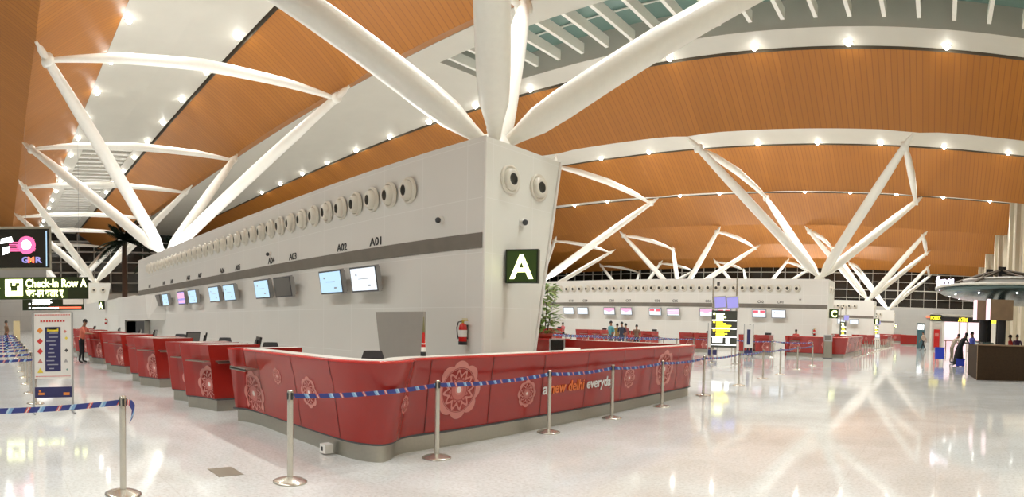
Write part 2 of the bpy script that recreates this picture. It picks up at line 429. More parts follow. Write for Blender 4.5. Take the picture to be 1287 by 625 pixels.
# back wall: grey cladding below, dark night glazing above
bw=MB(); bw.box(-95,XR+.4,107.2,107.6,0,5.9); struct(bw.build('wall_back',M['grey_wall']))
win=link('window_1',None); struct(win)
g=MB(); g.box(-95,XR,107.5,107.55,5.9,16); g.build('night_pane',M['night'],win)
mu=MB()
x=XR-.4; i=0
while x>-92:
    w=.16 if i%3==0 else .06; mu.box(x-w/2,x+w/2,107.2,107.45,5.9,16); x-=2.33; i+=1
for i in range(7):
    z=5.95+1.5*i; w=.13 if i%2==0 else .06; mu.box(-94,XR,107.22,107.42,z-w/2,z+w/2)
mu.build('mullion_grid',M['mullion'],win)
# right wall with piers
rw=MB(); rw.box(XR,XR+.4,-14,107.5,0,16); wr=rw.build('wall_right',M['beige']); struct(wr)
for i in range(12):
    pr=MB(); pr.box(XR-.35,XR,46+5.1*i,46.9+5.1*i,0,15); pr.build('pier',M['beige'],wr)
for i in range(12):
    for z in (3.5,6.2,8.9):
        sl=MB(); sl.box(XR-.04,XR,48.2+5.1*i,49.6+5.1*i,z,z+2.1); sl.build('louvre_slot',M['grey_cab'],wr)
# left end wall
lw=MB(); lw.box(-92.6,-92,-16,107,0,5.6); struct(lw.build('wall_left',M['white_wallp']))
win=link('window_2',None); struct(win)
g=MB(); g.box(-92.5,-92.45,-16,107,5.6,16); g.build('night_pane',M['night'],win)
mu=MB(); y=-14.0; i=0
while y<100:
    w=.2 if i%3==0 else .09; mu.box(-92.4,-92.1,y-w/2,y+w/2,5.6,16); y+=2.6; i+=1
for i in range(6):
    z=5.7+1.6*i; mu.box(-92.4,-92.1,-15,106,z-.1,z+.1)
mu.build('mullion_grid',M['mullion'],win)

# ------------------------------------------------------------------ check-in island bulkheads
nz=MB()
nz.lathe([(.26,.0),(.26,-.03),(.235,-.045),(.205,-.035),(.20,-.015)],axis='y',n=28,mi=0)
nz.lathe([(.20,-.015),(.19,-.07),(.155,-.10),(.115,-.105),(.105,-.095)],axis='y',n=28,mi=0)
nz.lathe([(.105,-.095),(.095,-.03),(.001,-.025)],axis='y',n=28,mi=1)
NOZ=nz.mesh('air_nozzle',[M['nozzle'],M['hole']])
def yfar(z): return 8.73+.192*z
MX=[-10.36,-11.68,-14.1,-15.4,-17.88,-19.27,-21.62,-23.05,-25.4,-26.7]
def monitor(cx,cy,cz,face,label,group,content):
    t=thing('flight_screen',label,'screen',(cx,cy,cz),0,group)
    Mx=Matrix.Rotation(math.radians(10),4,'X')@Matrix.Rotation(math.radians(0),4,'Z')
    w,h=.485,.275
    fr=MB(); fr.box(-w,w,-.02,.06,-h,h,0,Mx); fr.box(-w+.05,w-.05,.06,.12,-h+.04,h-.04,0,Mx); fr.build('casing',M['silver'],t)
    bz=MB(); bz.box(-w+.015,w-.015,-.03,-.02,-h+.015,h-.015,0,Mx); bz.build('bezel',M['dark'],t)
    arm=MB(); arm.box(-.1,.1,.1,.3,-.08,.08); arm.build('wall_bracket',M['silver'],t)
    base,marks={'white':('scr_white','scr_blue'),'blue':('scr_blue','scr_white'),'off':('scr_off',None),'magenta':('scr_violet','scr_pink'),'pink':('scr_white','scr_pink'),'redwhite':('scr_white','scr_red'),'lilac':('scr_white','scr_pink')}[content]
    sc=MB(); sc.box(-w+.04,w-.04,-.034,-.03,-h+.04,h-.04,0,Mx); so=sc.build('screen',M[base],t)
    if content in('white','blue'):
        p=MB()
        p.box(-.27,-.22,-.037,-.034,.08,.12,0,Mx)
        p.box(-.18,.2,-.037,-.034,.005,.016,0,Mx); p.box(.14,.24,-.037,-.034,-.15,-.12,0,Mx)
        p.build('printed_lines',M['silver'],so)
    elif marks:
        p=MB()
        if content=='pink':
            p.box(-.44,.44,-.037,-.034,.06,.235,0,Mx); p.add([Mx@Vector(q) for q in ((-.3,-.037,.06),(0,-.037,-.07),(.3,-.037,.06))],[(0,1,2)])
        elif content=='redwhite':
            p.box(-.42,-.05,-.037,-.034,.04,.2,0,Mx); p.box(.08,.4,-.037,-.034,.02,.2,0,Mx)
        elif content=='lilac':
            for q in (.12,.0,-.12): p.box(-.43,.43,-.037,-.034,q-.02,q+.05,0,Mx)
        else:
            p.box(-.44,.44,-.037,-.034,-.02,.2,0,Mx); p.box(-.4,.4,-.037,-.034,-.2,-.1,0,Mx)
        p.build('picture',M[marks],so)
    return t
def extinguisher(x,y,z,rz,label):
    t=thing('fire_extinguisher',label,'fire extinguisher',(x,y,z),rz,'fire extinguishers on the island walls')
    b=MB(); b.lathe([(.001,.03),(.07,.03),(.075,.06),(.075,.30),(.06,.35),(.025,.38),(.001,.38)],n=20); b.build('cylinder_body',M['ext_red'],t)
    f=MB(); f.lathe([(.001,0),(.078,0),(.078,.06)],n=20); f.build('foot_ring',M['black'],t)
    v=MB(); v.lathe([(.022,.37),(.022,.41),(.03,.42),(.001,.43)],n=12); v.build('valve',mat('brass_valve',(.5,.36,.06),.35,metal=.7),t)
    h=MB(); h.box(-.015,.1,-.012,.012,.42,.435); h.box(-.015,.09,-.012,.012,.45,.462); h.build('lever',mat('yellow_lever',(.6,.48,.08),.4),t)
    s=MB(); s.tube([(-.02,0,.41),(-.1,0,.40),(-.135,0,.3),(-.12,0,.18),(-.095,0,.1)],.011,8); s.build('hose',M['black'],t)
    l=MB(); l.lathe([(.0765,.14),(.0765,.26)],n=20); l.build('label_band',M['poster'],t)
    br=MB(); br.box(-.03,.03,.07,.12,.1,.35); br.build('bracket',M['dark'],t)
    return t
def blade_sign(letter,x,y,z,label):
    t=thing('row_letter_sign',label,'sign',(x,y,z),math.radians(24),'lit row letter signs')
    b=MB(); b.box(-.3,.3,0,.12,-.3,.3); b.build('sign_box',M['sign_green'],t)
    fr=MB(); fr.box(-.27,.27,-.006,0,-.27,.27); fr.build('sign_face',M['sign_glow'],t)
    text(letter,M['lit_letter'],t,(0,-.012,-.215),(1,0,0),(0,0,1),.60,None,.012,'letter','CENTER')
    br=MB(); br.box(-.3,-.06,.12,.2,-.05,.05); br.build('bracket',M['silver'],t)
    return t
def dome_cam(x,y,z,axis,label):
    t=thing('security_camera',label,'camera',(x,y,z),0 if axis=='y' else PI/2,'small cameras on the island walls')
    b=MB(); b.lathe([(.07,0),(.07,-.05),(.03,-.06)],axis='y',n=16); b.build('mount',M['white'],t)
    b=MB(); b.ball((-.01,-.09,-.01),.055,12); b.build('eye',M['dark'],t)
    return t
def island(dx,dy,letter,x_end=-31.9,full=True,stripe=True,name='check_in_island_wall',label='',noz=34):
    t=thing(name,label,'island wall',(dx,dy,0),0,'white island walls')
    x0,x1=-7.2,x_end
    b=MB()
    vs=[]
    for x in (x0,x1): vs+=[(x,7.48,0),(x,7.48,4.83),(x,yfar(4.83),4.83),(x,yfar(0),0)]
    b.add(vs,[(4,0,1,5)][:1],0)                       # long face
    b.add(vs,[(1,2,6,5),(2,3,7,6)],0)
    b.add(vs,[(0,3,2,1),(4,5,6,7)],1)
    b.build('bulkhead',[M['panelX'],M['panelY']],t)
    ed=MB(); ed.tube([(x0+.005,yfar(0),0),(x0+.005,yfar(4.83),4.83)],.035,8); ed.build('corner_trim',M['white'],t)
    ed=MB(); ed.tube([(x0+.0,7.5,0),(x0,7.5,4.83)],.03,8); ed.build('corner_trim',M['white'],t)
    if stripe:
        s=MB(); s.box(x1,x0-.02,7.465,7.5,2.915,3.18); s.build('stripe',M['stripe'],t)
    for i in range(noz):
        x=-9.23-.615*i
        if x<x_end+.6: break
        o=link('air_nozzle',NOZ,t,(x,7.48,4.2)); o.rotation_euler=(math.radians(6),0,math.radians(-10)); o.scale=(1,1.6,1)
    for y in (8.15,8.97):
        o=link('air_nozzle',NOZ,t,(x0,y,4.2)); o.rotation_euler=(0,0,PI/2)
    if full:
        for i,x in enumerate(MX+[-29.4]):
            text(f'{letter}{i+1:02d}',M['txt'],t,(x-.21,7.474,3.225),(1,0,0),(0,0,1),.24,.42,.004,'gate_number')
    return t
IA=island(0,0,'A',label='long white island wall with round air nozzles, its letter sign reading A, nearest the camera')
# overhang and low wall past the far end of the first island wall
o=MB(); o.add([(-34.3,6.8,1.6),(-27.2,6.8,1.6),(-26.4,7.48,1.6),(-34.3,7.48,1.6),(-34.3,6.8,2.9),(-27.6,6.8,2.78),(-26.4,7.48,2.78),(-34.3,7.48,2.9)],[(3,2,1,0),(4,5,6,7),(0,1,5,4),(1,2,6,5),(0,4,7,3),(2,3,7,6)]); ov=struct(o.build('wall_overhang',M['panelX']),'white overhanging wall block at the far end of the A wall','wall')
o=MB(); o.box(-51.5,-31.8,7.3,8.6,0,2.95); o=struct(o.build('wall_low',M['panelX']),'low white wall linking the A wall to the palms','wall')
bb=MB(); bb.box(-34.2,-29.4,7.30,7.42,.05,1.55); bo=tag(bb.build('black_board',M['black']),'large black panel standing below the white overhang at the end of the A wall','panel')
bf=MB(); bf.box(-34.25,-34.15,7.2,7.45,0,1.6); bf.box(-29.45,-29.35,7.2,7.45,0,1.6); bf.box(-34.25,-29.35,7.26,7.45,1.53,1.6); bf.build('panel_frame',M['grey_cab'],bo)
island(-44.7,0,'A',x_end=-31,full=False,stripe=False,label='distant white island wall with small A sign, left of the palm trunk',noz=8)
DC,DE,DG=30.06,56.3,83.8
island(0,DC,'C',label='white island wall behind the red counter, its sign reading C')
island(0,DE,'E',label='distant white island wall whose sign reads E',noz=12,full=False)
island(0,DG,'G',label='farthest white island wall whose sign reads G',noz=5,full=False)
NUM=['A01','A02','A03','A04','A05','A06','A07','A08','A09','A10']
cont=['white','blue','off','blue','blue','blue','blue','magenta','blue','off']
for i,x in enumerate(MX):
    state={'off':'switched-off grey','magenta':'magenta','white':'white lit','blue':'pale blue lit'}[cont[i]]
    monitor(x,7.2,2.495,0,f'{state} screen on the A wall below the number {NUM[i]}','flight screens on the A wall',cont[i])
contC=['white','redwhite','redwhite','pink','lilac','redwhite','pink','pink','white','white']
stC={'white':'white lit','redwhite':'red and white','pink':'pink and white','lilac':'pale pink'}
for i,x in enumerate(MX):
    monitor(x,7.2+DC,2.53,0,f'{stC[contC[i]]} screen on the C wall below the number C{i+1:02d}','flight screens on the C wall',contC[i])
for i,x in enumerate(MX[:2]):
    monitor(x+1.1,7.2+DE,2.53,0,f'small white screen on the E wall, {"right" if i==0 else "left"} of the two','flight screens on the E wall','white')
blade_sign('A',-6.88,8.14,2.63,'lit square sign with a glowing letter A on the near wall end')
blade_sign('C',-6.9,8.14+DC,2.66,'lit square sign with a letter C on the end of the second wall')
blade_sign('E',-6.9,8.14+DE,2.66,'small lit sign with a letter E on the third wall end')
blade_sign('G',-6.9,8.14+DG,2.5,'tiny lit sign with a letter G on the farthest wall end')
blade_sign('A',-41.0,6.95,2.62,'small distant lit A sign left of the palm trunk')
extinguisher(-7.55,7.36,1.22,math.radians(10),'red fire extinguisher hung on the A wall near its corner')
extinguisher(-8.0,7.36+DC,1.2,0,'small red fire extinguisher on the C wall above the counter')
extinguisher(-40.5,7.18,1.3,0,'small distant red fire extinguisher behind the leftmost red desks')
dome_cam(-8.27,7.48,3.5,'y','small round camera on the A wall right of the number A01')
dome_cam(-15.46,7.48,3.5,'y','small round camera on the A wall above the number A04')
dome_cam(-7.2,8.5,3.48,'x','small round camera above the big lit A sign')
dome_cam(-9.0,7.48+DC,3.5,'y','small round camera on the C wall near its end')

# ------------------------------------------------------------------ red check-in furniture
def offset_path(path,offs,closed=False):
    n=len(path); out=[]
    for i in range(n):
        if closed: a,b=path[i-1],path[(i+1)%n]
        else: a,b=path[max(i-1,0)],path[min(i+1,n-1)]
        p=path[i]
        d1=Vector((p[0]-a[0],p[1]-a[1])) ; d2=Vector((b[0]-p[0],b[1]-p[1]))
        if d1.length<1e-6: d1=d2
        if d2.length<1e-6: d2=d1
        n1=Vector((d1.y,-d1.x)).normalized(); n2=Vector((d2.y,-d2.x)).normalized()
        m=(n1+n2); m=m/max(m.length_squared/2,.6) if m.length>1e-6 else n1
        o=offs[i] if isinstance(offs,(list,tuple)) else offs
        out.append((p[0]+m.x*o,p[1]+m.y*o))
    return out
def dense(path,step=.12):
    out=[path[0]]
    for a,b in zip(path,path[1:]):
        L=math.hypot(b[0]-a[0],b[1]-a[1]); n=max(1,int(L/step))
        for i in range(1,n+1): out.append((a[0]+(b[0]-a[0])*i/n,a[1]+(b[1]-a[1])*i/n))
    return out
def smooth_path(p,it=2):
    for _ in range(it):
        q=[p[0]]
        for a,b in zip(p,p[1:]): q+=[(a[0]*.75+b[0]*.25,a[1]*.75+b[1]*.25),(a[0]*.25+b[0]*.75,a[1]*.25+b[1]*.75)]
        q.append(p[-1]); p=q
    return p
def mandala(mb,mapfn,R,keep=lambda u,v:True):
    """scalloped lace medallion printed on a surface; mapfn(u,v)->point"""
    def ring(ri,ro,n,mi):
        for i in range(n):
            a,b=2*PI*i/n,2*PI*(i+1)/n
            q=[(ri(a)*math.cos(a),ri(a)*math.sin(a)),(ro(a)*math.cos(a),ro(a)*math.sin(a)),(ro(b)*math.cos(b),ro(b)*math.sin(b)),(ri(b)*math.cos(b),ri(b)*math.sin(b))]
            if all(keep(R*x,R*y) for x,y in q): mb.add([mapfn(R*x,R*y) for x,y in q],[(0,3,2,1)],mi)
    ring(lambda a:.77,lambda a:.86+.14*abs(math.cos(4*a))**.8,96,0)
    ring(lambda a:.73,lambda a:.75,72,0)
    ring(lambda a:.505+.11*math.sin(12*a),lambda a:.625+.09*math.sin(12*a),144,0)
    ring(lambda a:.36,lambda a:.40+.05*math.sin(12*a),96,1)
    for k in range(3): ring(lambda a,k=k:.34-.08*(k+1) if k<2 else .10,lambda a,k=k:.34-.08*k,40,1 if k<2 else 0)
    ring(lambda a:.0005,lambda a:.11,24,2)
PR=[(.225,.25),(.93,.74),(.99,.85),(1.155,1.0)]      # body profile: height, share of the top overhang
def big_counter(dy,letter_label,text_on=True,detail=True):
    path=[(-8.80,4.7),(-8.84,3.70),(-8.72,3.80),(-8.5,3.86),(-8.2,3.88),(-7.0,3.87),(-5.98,3.87),(-5.70,3.92),(-5.53,4.01),(-5.48,4.10),(-5.53,4.24),(-5.66,4.40),(-5.72,4.58),(-5.70,4.95),(-5.66,5.5),(-5.64,8.5),(-5.62,12.3),(-5.66,12.75),(-5.85,13.05),(-6.2,13.15),(-9.6,13.2)]
    first=path[:2]; p=first+smooth_path(path[1:],2)[1:]
    p=dense(p,.15)
    def topo(q):
        x,y=q
        if y>13.0 and x<-6: return .10
        if x<-8.6 and y>3.72: return .05
        if x<-8.6: return .17
        if y<3.99 and x<-5.95: return .24
        if x>-5.9 and y<4.35: return .235
        t=min(1,max(0,(y-4.35)/.8)); return .235*(1-t)+.15*t
    to=[topo(q) for q in p]; mean=to[:]
    for _ in range(3): mean=[(mean[max(i-1,0)]+mean[i]+mean[min(i+1,len(mean)-1)])/3 for i in range(len(mean))]
    t=thing('corner_check_in_counter',letter_label,'counter',(0,dy,0),0,'long red corner counters')
    L=lambda sh,z: [(a,b,z) for a,b in offset_path(p,[sh*o for o in mean])]
    b=MB(); b.grid([[(a,c,0) for a,c in p],[(a,c,.2) for a,c in p]]); b.build('plinth',M['steel'],t)
    b=MB(); rows=[[(a,c,z) for a,c in offset_path(p,o)] for o,z in ((-.02,.2),(.045,.2),(.06,.212),(.055,.226),(0,.226))]; b.grid(rows,0,False); b.build('shadow_trim',M['dark'],t)
    fp=MB(); fp.grid([L(s,z) for s,z in [(sh,z) for z,sh in PR]])
    b=MB(); b.grid([L(1.0,1.155),L(1.04,1.16),L(1.04,1.18),L(.98,1.187),[(x,y,1.187) for x,y in offset_path(p,[o-.07 for o in mean])]],0,False); b.build('red_rim',M['red_top'],t)
    inner=[(x,y,1.186) for x,y in offset_path(p,[o-.07 for o in mean])]; inn2=[(x,y,1.186) for x,y in offset_path(p,[o-.34 for o in mean])]
    i2=[(x,y,.74) for x,y,_ in inn2]; i3=[(x,y,.74) for x,y in offset_path(p,[o-.95 for o in mean])]; i4=[(x,y,.70) for x,y,_ in i3]; i5=[(x,y,.70) for x,y in offset_path(p,[o-.4 for o in mean])]; i6=[(x,y,0) for x,y,_ in i5]
    b=MB(); b.grid([inner,inn2],0,False); b.build('ledge_top',M['cream'],t)
    b=MB(); b.grid([inn2,i2],0,False); b.build('inner_panel',M['red'],t)
    b=MB(); b.grid([i2,i3,i4,i5],0,False); b.build('desk_top',M['cream'],t)
    b=MB(); b.grid([i5,i6],0,False); b.build('back_panel',M['red'],t)
    # surface functions for prints: walk the outline at the share of overhang for height z
    def share(z):
        for (z0,s0),(z1,s1) in zip(PR,PR[1:]):
            if z<=z1: break
        return s0+(s1-s0)*(z-z0)/(z1-z0)
    cache={}
    def outline(z):
        k=round(z,4)
        if k not in cache: cache[k]=offset_path(p,[share(z)*o for o in mean])
        return cache[k]
    def on_left(X,z,off=.004):
        q=outline(z)
        for a,b in zip(q,q[1:]):
            if b[1]<4.15 and a[0]<=X<=b[0] and b[0]>a[0]:
                t_=(X-a[0])/(b[0]-a[0]); d=Vector((b[0]-a[0],b[1]-a[1])).normalized()
                return (X+d.y*off,a[1]+(b[1]-a[1])*t_-d.x*off,z)
        return (X,3.6,z)
    def on_right(Y,z,off=.004):
        q=outline(z)
        for a,b in zip(q,q[1:]):
            if a[0]>-5.9 and a[1]<=Y<=b[1] and b[1]>a[1] and b[1]>4.05:
                t_=(Y-a[1])/(b[1]-a[1]); d=Vector((b[0]-a[0],b[1]-a[1])).normalized()
                return (a[0]+(b[0]-a[0])*t_+d.y*off,Y-d.x*off,z)
        return (-5.5,Y,z)
    keep=lambda cz:(lambda u,v: .235<cz+v<1.15)
    for X,z,Rr in ((-8.35,.50,.36),(-7.44,.85,.12),(-6.57,.72,.205)):
        m=MB(); mandala(m,lambda u,v:on_left(X+u,z+v,.006),Rr,keep(z)); m.build('mandala_print',[M['pink'],M['pink2'],M['pinkw']],t)
    for Y,z,Rr in ((4.42,.64,.115),(5.38,.745,.385),(6.76,.59,.205),(9.74,.63,.2),(11.18,.72,.40),(12.33,.62,.13)):
        m=MB(); mandala(m,lambda u,v:on_right(Y+u,z+v,.006),Rr,keep(z)); m.build('mandala_print',[M['pink'],M['pink2'],M['pinkw']],t)
    s=fp
    for X in (-8.05,-6.92,-5.97):
        for (z0,_),(z1,_) in zip(PR,PR[1:]): s.add([on_left(X-.006,z0,.003),on_left(X+.006,z0,.003),on_left(X+.006,z1,.003),on_left(X-.006,z1,.003)],[(0,1,2,3)],1)
    for Y in (4.86,5.97,7.11,8.28,9.46,10.62,11.8):
        for (z0,_),(z1,_) in zip(PR,PR[1:]): s.add([on_right(Y-.006,z0,.006),on_right(Y+.006,z0,.006),on_right(Y+.006,z1,.006),on_right(Y-.006,z1,.006)],[(0,1,2,3)],1)
    fp.build('front_panel',[M['red'],M['seam']],t)
    lg=MB(); lg.box(-8.62,-8.02,3.47,3.75,.885,.905); lg.box(-8.62,-8.02,3.47,3.485,.87,.92); lg.build('bag_ledge',M['steel'],t)
    if text_on:
        zb=.545; A=on_right(7.2,zb,.008); Bv=Vector(on_right(7.2,zb+.3,.008))-Vector(A)
        for body,mt,Y,w in (('a',M['white_txt'],7.125,.13),('new delhi',M['orange_txt'],7.315,.92),('everyday',M['white_txt'],8.315,.87)):
            text(body,mt,t,on_right(Y,zb,.014),(0,1,0),tuple(Bv),.245,w,.004,'slogan_lettering')
    return t
big_counter(0,'long red corner counter with white mandala prints and slogan, nearest the camera')
big_counter(DC,'distant long red corner counter in front of the C sign',False)
big_counter(DE,'distant long red corner counter in front of the E sign',False)
big_counter(DG,'farthest red corner counter below the G sign',False)

def desk(x,y,label,group,rz=0,mirror=False,detail=True):
    t=thing('check_in_desk',label,'desk',(x,y,0),rz,group)
    front=[(0,1.15),(0,.02),(.06,.01),(.25,.14),(.5,.245),(.77,.31),(.77,1.15)]
    p=dense(front,.3)
    b=MB(); b.grid([[(a,c,0) for a,c in p],[(a,c,.2) for a,c in p]],0,False); b.build('plinth',M['steel'],t)
    b=MB(); b.grid([[(a,c,z) for a,c in offset_path(p,o)] for o,z in ((-.02,.2),(.03,.2),(.035,.225),(0,.226))],0,False); b.build('shadow_trim',M['dark'],t)
    def off(s):
        return [(a,c-s*.17*(1 if c<.35 else .25 if c<.6 else 0)) for a,c in p]
    b=MB(); b.grid([[(a,c,z) for a,c in off(s)] for z,s in PR]+[[(a,c,1.185) for a,c in off(1.02)]],0,False); b.build('red_panel',M['red'],t)
    q=off(1.02); q2=offset_path(p,-.24); b=MB()
    b.grid([[(a,c,1.185) for a,c in q],[(a,c,1.185) for a,c in offset_path(p,-.03)]],0,False); b.build('red_rim',M['red_top'],t)
    b=MB(); b.grid([[(a,c,1.183) for a,c in offset_path(p,-.03)],[(min(max(a,.2),.55),max(c,.33),1.183) for a,c in q2]],0,False); b.build('counter_top',M['cream'],t)
    b=MB(); b.grid([[(min(max(a,.2),.55),max(c,.33),z) for a,c in q2] for z in (1.183,0.0)],0,False); b.build('inner_panel',M['red'],t)
    # inner work surface
    b=MB(); b.box(-.3,1.08,1.16,1.75,.70,.74); b.box(.05,.1,1.16,1.7,0,.70); b.box(.67,.72,1.16,1.7,0,.70); b.build('work_surface',M['cream'],t)
    if detail:
        def on(s_,z,o=.006):
            # front face runs from (.06,.01) to (.77,.31)
            u=s_; 
            pts=[(.06,.01),(.25,.14),(.5,.245),(.77,.31)]
            acc=0
            for a,bb in zip(pts,pts[1:]):
                l=math.hypot(bb[0]-a[0],bb[1]-a[1])
                if u<=acc+l or bb is pts[-1]:
                    f=(u-acc)/l; x_=a[0]+(bb[0]-a[0])*f; y_=a[1]+(bb[1]-a[1])*f; nx,ny=(bb[1]-a[1])/l,-(bb[0]-a[0])/l; break
                acc+=l
            sh=PR[0][1]+(PR[1][1]-PR[0][1])*(z-PR[0][0])/(PR[1][0]-PR[0][0])
            o2=sh*.17+o
            return (x_+nx*o2,y_+ny*o2,z)
        m=MB(); mandala(m,lambda u,v:on(.66+u,.48+v,.012),.34,lambda u,v:.0<.66+u<.785 and .235<.48+v<.9); m.build('mandala_print',[M['pink'],M['pink2'],M['pinkw']],t)
        l=MB(); pts=[on(.15,.89,-.02),on(.72,.89,-.02)]; o1=[on(.15,.89,.17),on(.79,.89,.17)]
        l.add([pts[0],pts[1],o1[1],o1[0]]+[(a,c,.905) for a,c,_ in (pts[0],pts[1],o1[1],o1[0])],[(0,3,2,1),(4,5,6,7),(0,1,5,4),(1,2,6,5),(2,3,7,6),(3,0,4,7)])
        l.box(.77,.92,.28,1.0,.885,.905); l.box(.905,.92,.28,1.0,.86,.91)
        l.build('bag_ledge',M['steel'],t)
    return t
def desk_monitor(x,y,rz,label,group):
    t=thing('desk_monitor',label,'computer monitor',(x,y,.74),rz,group)
    b=MB(); b.lathe([(.001,0),(.12,0),(.12,.015),(.03,.025),(.025,.2),(.001,.2)],n=16); b.build('stand',M['black'],t)
    Mx=Matrix.Translation((0,0,.40))@Matrix.Rotation(math.radians(-12),4,'X')
    b=MB(); b.box(-.22,.22,-.02,.02,-.17,.17,0,Mx); b.box(-.12,.12,-.05,-.02,-.1,.1,0,Mx); b.build('casing',M['black'],t)
    b=MB(); b.box(-.2,.2,.02,.024,-.15,.15,0,Mx); b.build('screen',M['scr_off'],t)
    return t
def office_chair(x,y,rz,label,group):
    t=thing('office_chair',label,'chair',(x,y,0),rz,group)
    b=MB()
    for k in range(5):
        a=2*PI*k/5; b.tube([(0,0,.09),(.26*math.cos(a),.26*math.sin(a),.06)],[.025,.018],8)
        b.ball((.27*math.cos(a),.27*math.sin(a),.03),.03,8)
    b.build('star_base',M['dark'],t)
    b=MB(); b.tube([(0,0,.08),(0,0,.45)],.025,10); b.build('gas_column',M['dark'],t)
    b=MB(); b.box(-.23,.23,-.22,.22,.44,.52); b.build('seat',M['dark'],t)
    b=MB(); rows=[]
    for i in range(7):
        z=.62+.62*i/6; w=.20*math.sin(PI*(.25+.6*i/6))**.5; rows.append([(w*s,-.24-.08*(1-s*s)-.05*i/6+.0,z) for s in (-1,-.6,0,.6,1)])
    b.grid(rows); b.grid([[(x,y-.05,z) for x,y,z in r][::-1] for r in rows]); 
    b.tube([(0,-.1,.46),(0,-.33,.5),(0,-.34,.8)],.02,8); b.build('backrest',M['dark'],t)
    return t
desk_rows=[('A',0,5),('C',DC,5),('E',DE,3)]
for L_,dy,n in desk_rows:
    for i in range(n+1):
        xm=-10.67-3.87*i
        w=ORD[i]
        desk(xm,3.43+dy,f'red wedge desk, right one of the {w} pair from the {L_} corner counter',f'check-in desks of row {L_}',detail=L_!='E')
        desk(xm-1.02,3.45+dy,f'red wedge desk, left one of the {w} pair from the {L_} corner counter',f'check-in desks of row {L_}',detail=L_!='E')
        if L_=='C':
            desk_monitor(xm+.35,3.43+dy+1.35,math.radians(-20),f'black monitor behind the right desk of the {w} pair in row C','monitors of row C')
MON=[(194,4.75,-25,'fourth from the right'),(241.5,4.9,-70,'third from the right'),(257.5,4.98,-20,'second from the right'),(323,4.72,-15,'rightmost')]
def pxX(px,Y): return Y*math.tan((px-1181)/F)
for px,Y,r,wd in MON: desk_monitor(pxX(px,Y),Y,math.radians(r),f'black monitor peeking over the red A desks, {wd}','monitors of row A')
for k,(px,Y) in enumerate(((118,4.75),(149,4.75),(175,4.65))): desk_monitor(pxX(px,Y),Y,math.radians(-20),f'small distant black monitor over the red A desks, {ORD[k]} from the left','monitors of row A')
CH=[(221,5.0,'third from the left'),(230,5.0,'fourth from the left'),(277.5,5.0,'just left of the corner counter end'),(335,4.75,'beside the rightmost monitor of the A desks'),(467,4.75,'alone near the bend of the corner counter')]
for px,Y,wd in CH: office_chair(pxX(px,Y),Y,PI+.9,f'dark office chair back, {wd}','office chairs of row A').scale=(.95,.95,.97)
# grey tapered cabinet behind the corner
c=MB(); c.add([(-8.72,6.56,0),(-7.74,6.56,0),(-7.74,6.62,0),(-8.72,6.62,0),(-9.05,6.55,1.79),(-7.68,6.55,1.79),(-7.68,6.61,1.79),(-9.05,6.61,1.79)],[(3,2,1,0),(4,5,6,7),(0,1,5,4),(1,2,6,5),(2,3,7,6),(3,0,4,7)])
cab=tag(c.build('grey_screen_board',M['grey_cab']),'grey tapered screen board standing behind the red corner counter','screen board')
for fx in (-8.75,-7.75):
    c=MB(); c.box(fx-.05,fx+.05,6.4,6.78,0,.04); c.build('foot',M['dark'],cab)
t=thing('striped_cone','slim red and white banded cone standing on the red counter','cone',(-5.83,4.98,1.187))
c=MB(); c.lathe([(.001,0),(.037,0),(.037,.05),(.03,.055)],n=16); c.build('foot',M['black'],t)
for z0,z1,m in ((.05,.115,'white'),(.115,.15,'ext_red'),(.15,.165,'white'),(.165,.30,'ext_red')):
    c=MB(); r=lambda z:.033*(1-z/.5)+.003; c.lathe([(r(z0),z0),(r(z1),z1)],n=16); c.build('band',M[m],t)
c=MB(); c.lathe([(.0165,.30),(.005,.5),(.001,.5)],n=16); c.build('tip',mat('olive_tip',(.16,.15,.05),.5),t)
# white socket box on the plinth
so=MB(); so.box(-6.25,-6.13,3.70,3.82,.02,.13); so=so.build('socket_box',M['white']); tag(so,'small white socket box on the floor against the steel plinth','socket')
q=MB(); q.box(-6.21,-6.18,3.695,3.70,.05,.10); q.build('outlet_slot',M['black'],so)

# back of the U-shaped counter: printers, monitor, plant
pd=MB(); pd.box(-10.1,-9.35,12.55,13.0,.0,1.18); pd=tag(pd.build('red_pedestal',M['red']),'red pedestal block carrying the planter behind the corner counter','pedestal')
pt=MB(); pt.box(-10.15,-9.3,12.5,13.05,1.18,1.21); pt.build('pedestal_top',M['red_top'],pd)
t=thing('potted_plant','tall leafy pale green plant in a low red planter behind the counter','plant',(-10.0,12.8,1.21))
b=MB(); b.lathe([(.001,0),(.22,0),(.27,.12),(.25,.12),(.001,.1)],n=18); b.build('planter',M['soil_red'],t)
st=MB(); lf=MB(); lf2=MB()
for k in range(7):
    a=k*2.4; bx,by=.1*math.cos(a),.1*math.sin(a); tx,ty=.28*math.cos(a),.28*math.sin(a); hz=.7+.12*k
    st.tube([(bx,by,.08),((bx+tx)*.45,(by+ty)*.45,hz*.6),(tx,ty,hz)],[.012,.009,.004],6)
rnd=random.Random(3)
for k in range(330):
    z=.12+1.30*rnd.random(); r=.36*rnd.random()**.6*(1-.25*abs(z-.8)); a=2*PI*rnd.random()
    c=Vector((r*math.cos(a),r*math.sin(a),z)); d=Vector((math.cos(a+rnd.uniform(-.8,.8)),math.sin(a+rnd.uniform(-.8,.8)),rnd.uniform(-.5,.5))).normalized(); w=d.cross(Vector((0,0,1))).normalized()
    L=.15+.13*rnd.random()
    (lf if rnd.random()<.4 else lf2).add([c,c+d*L*.5+w*L*.3+Vector((0,0,.02)),c+d*L,c+d*L*.5-w*L*.3+Vector((0,0,.02))],[(0,1,2,3)],0,True)
st.build('stem',M['trunk'],t); lf.build('leaves',M['leaf'],t); lf2.build('young_leaves',M['leaf2'],t)
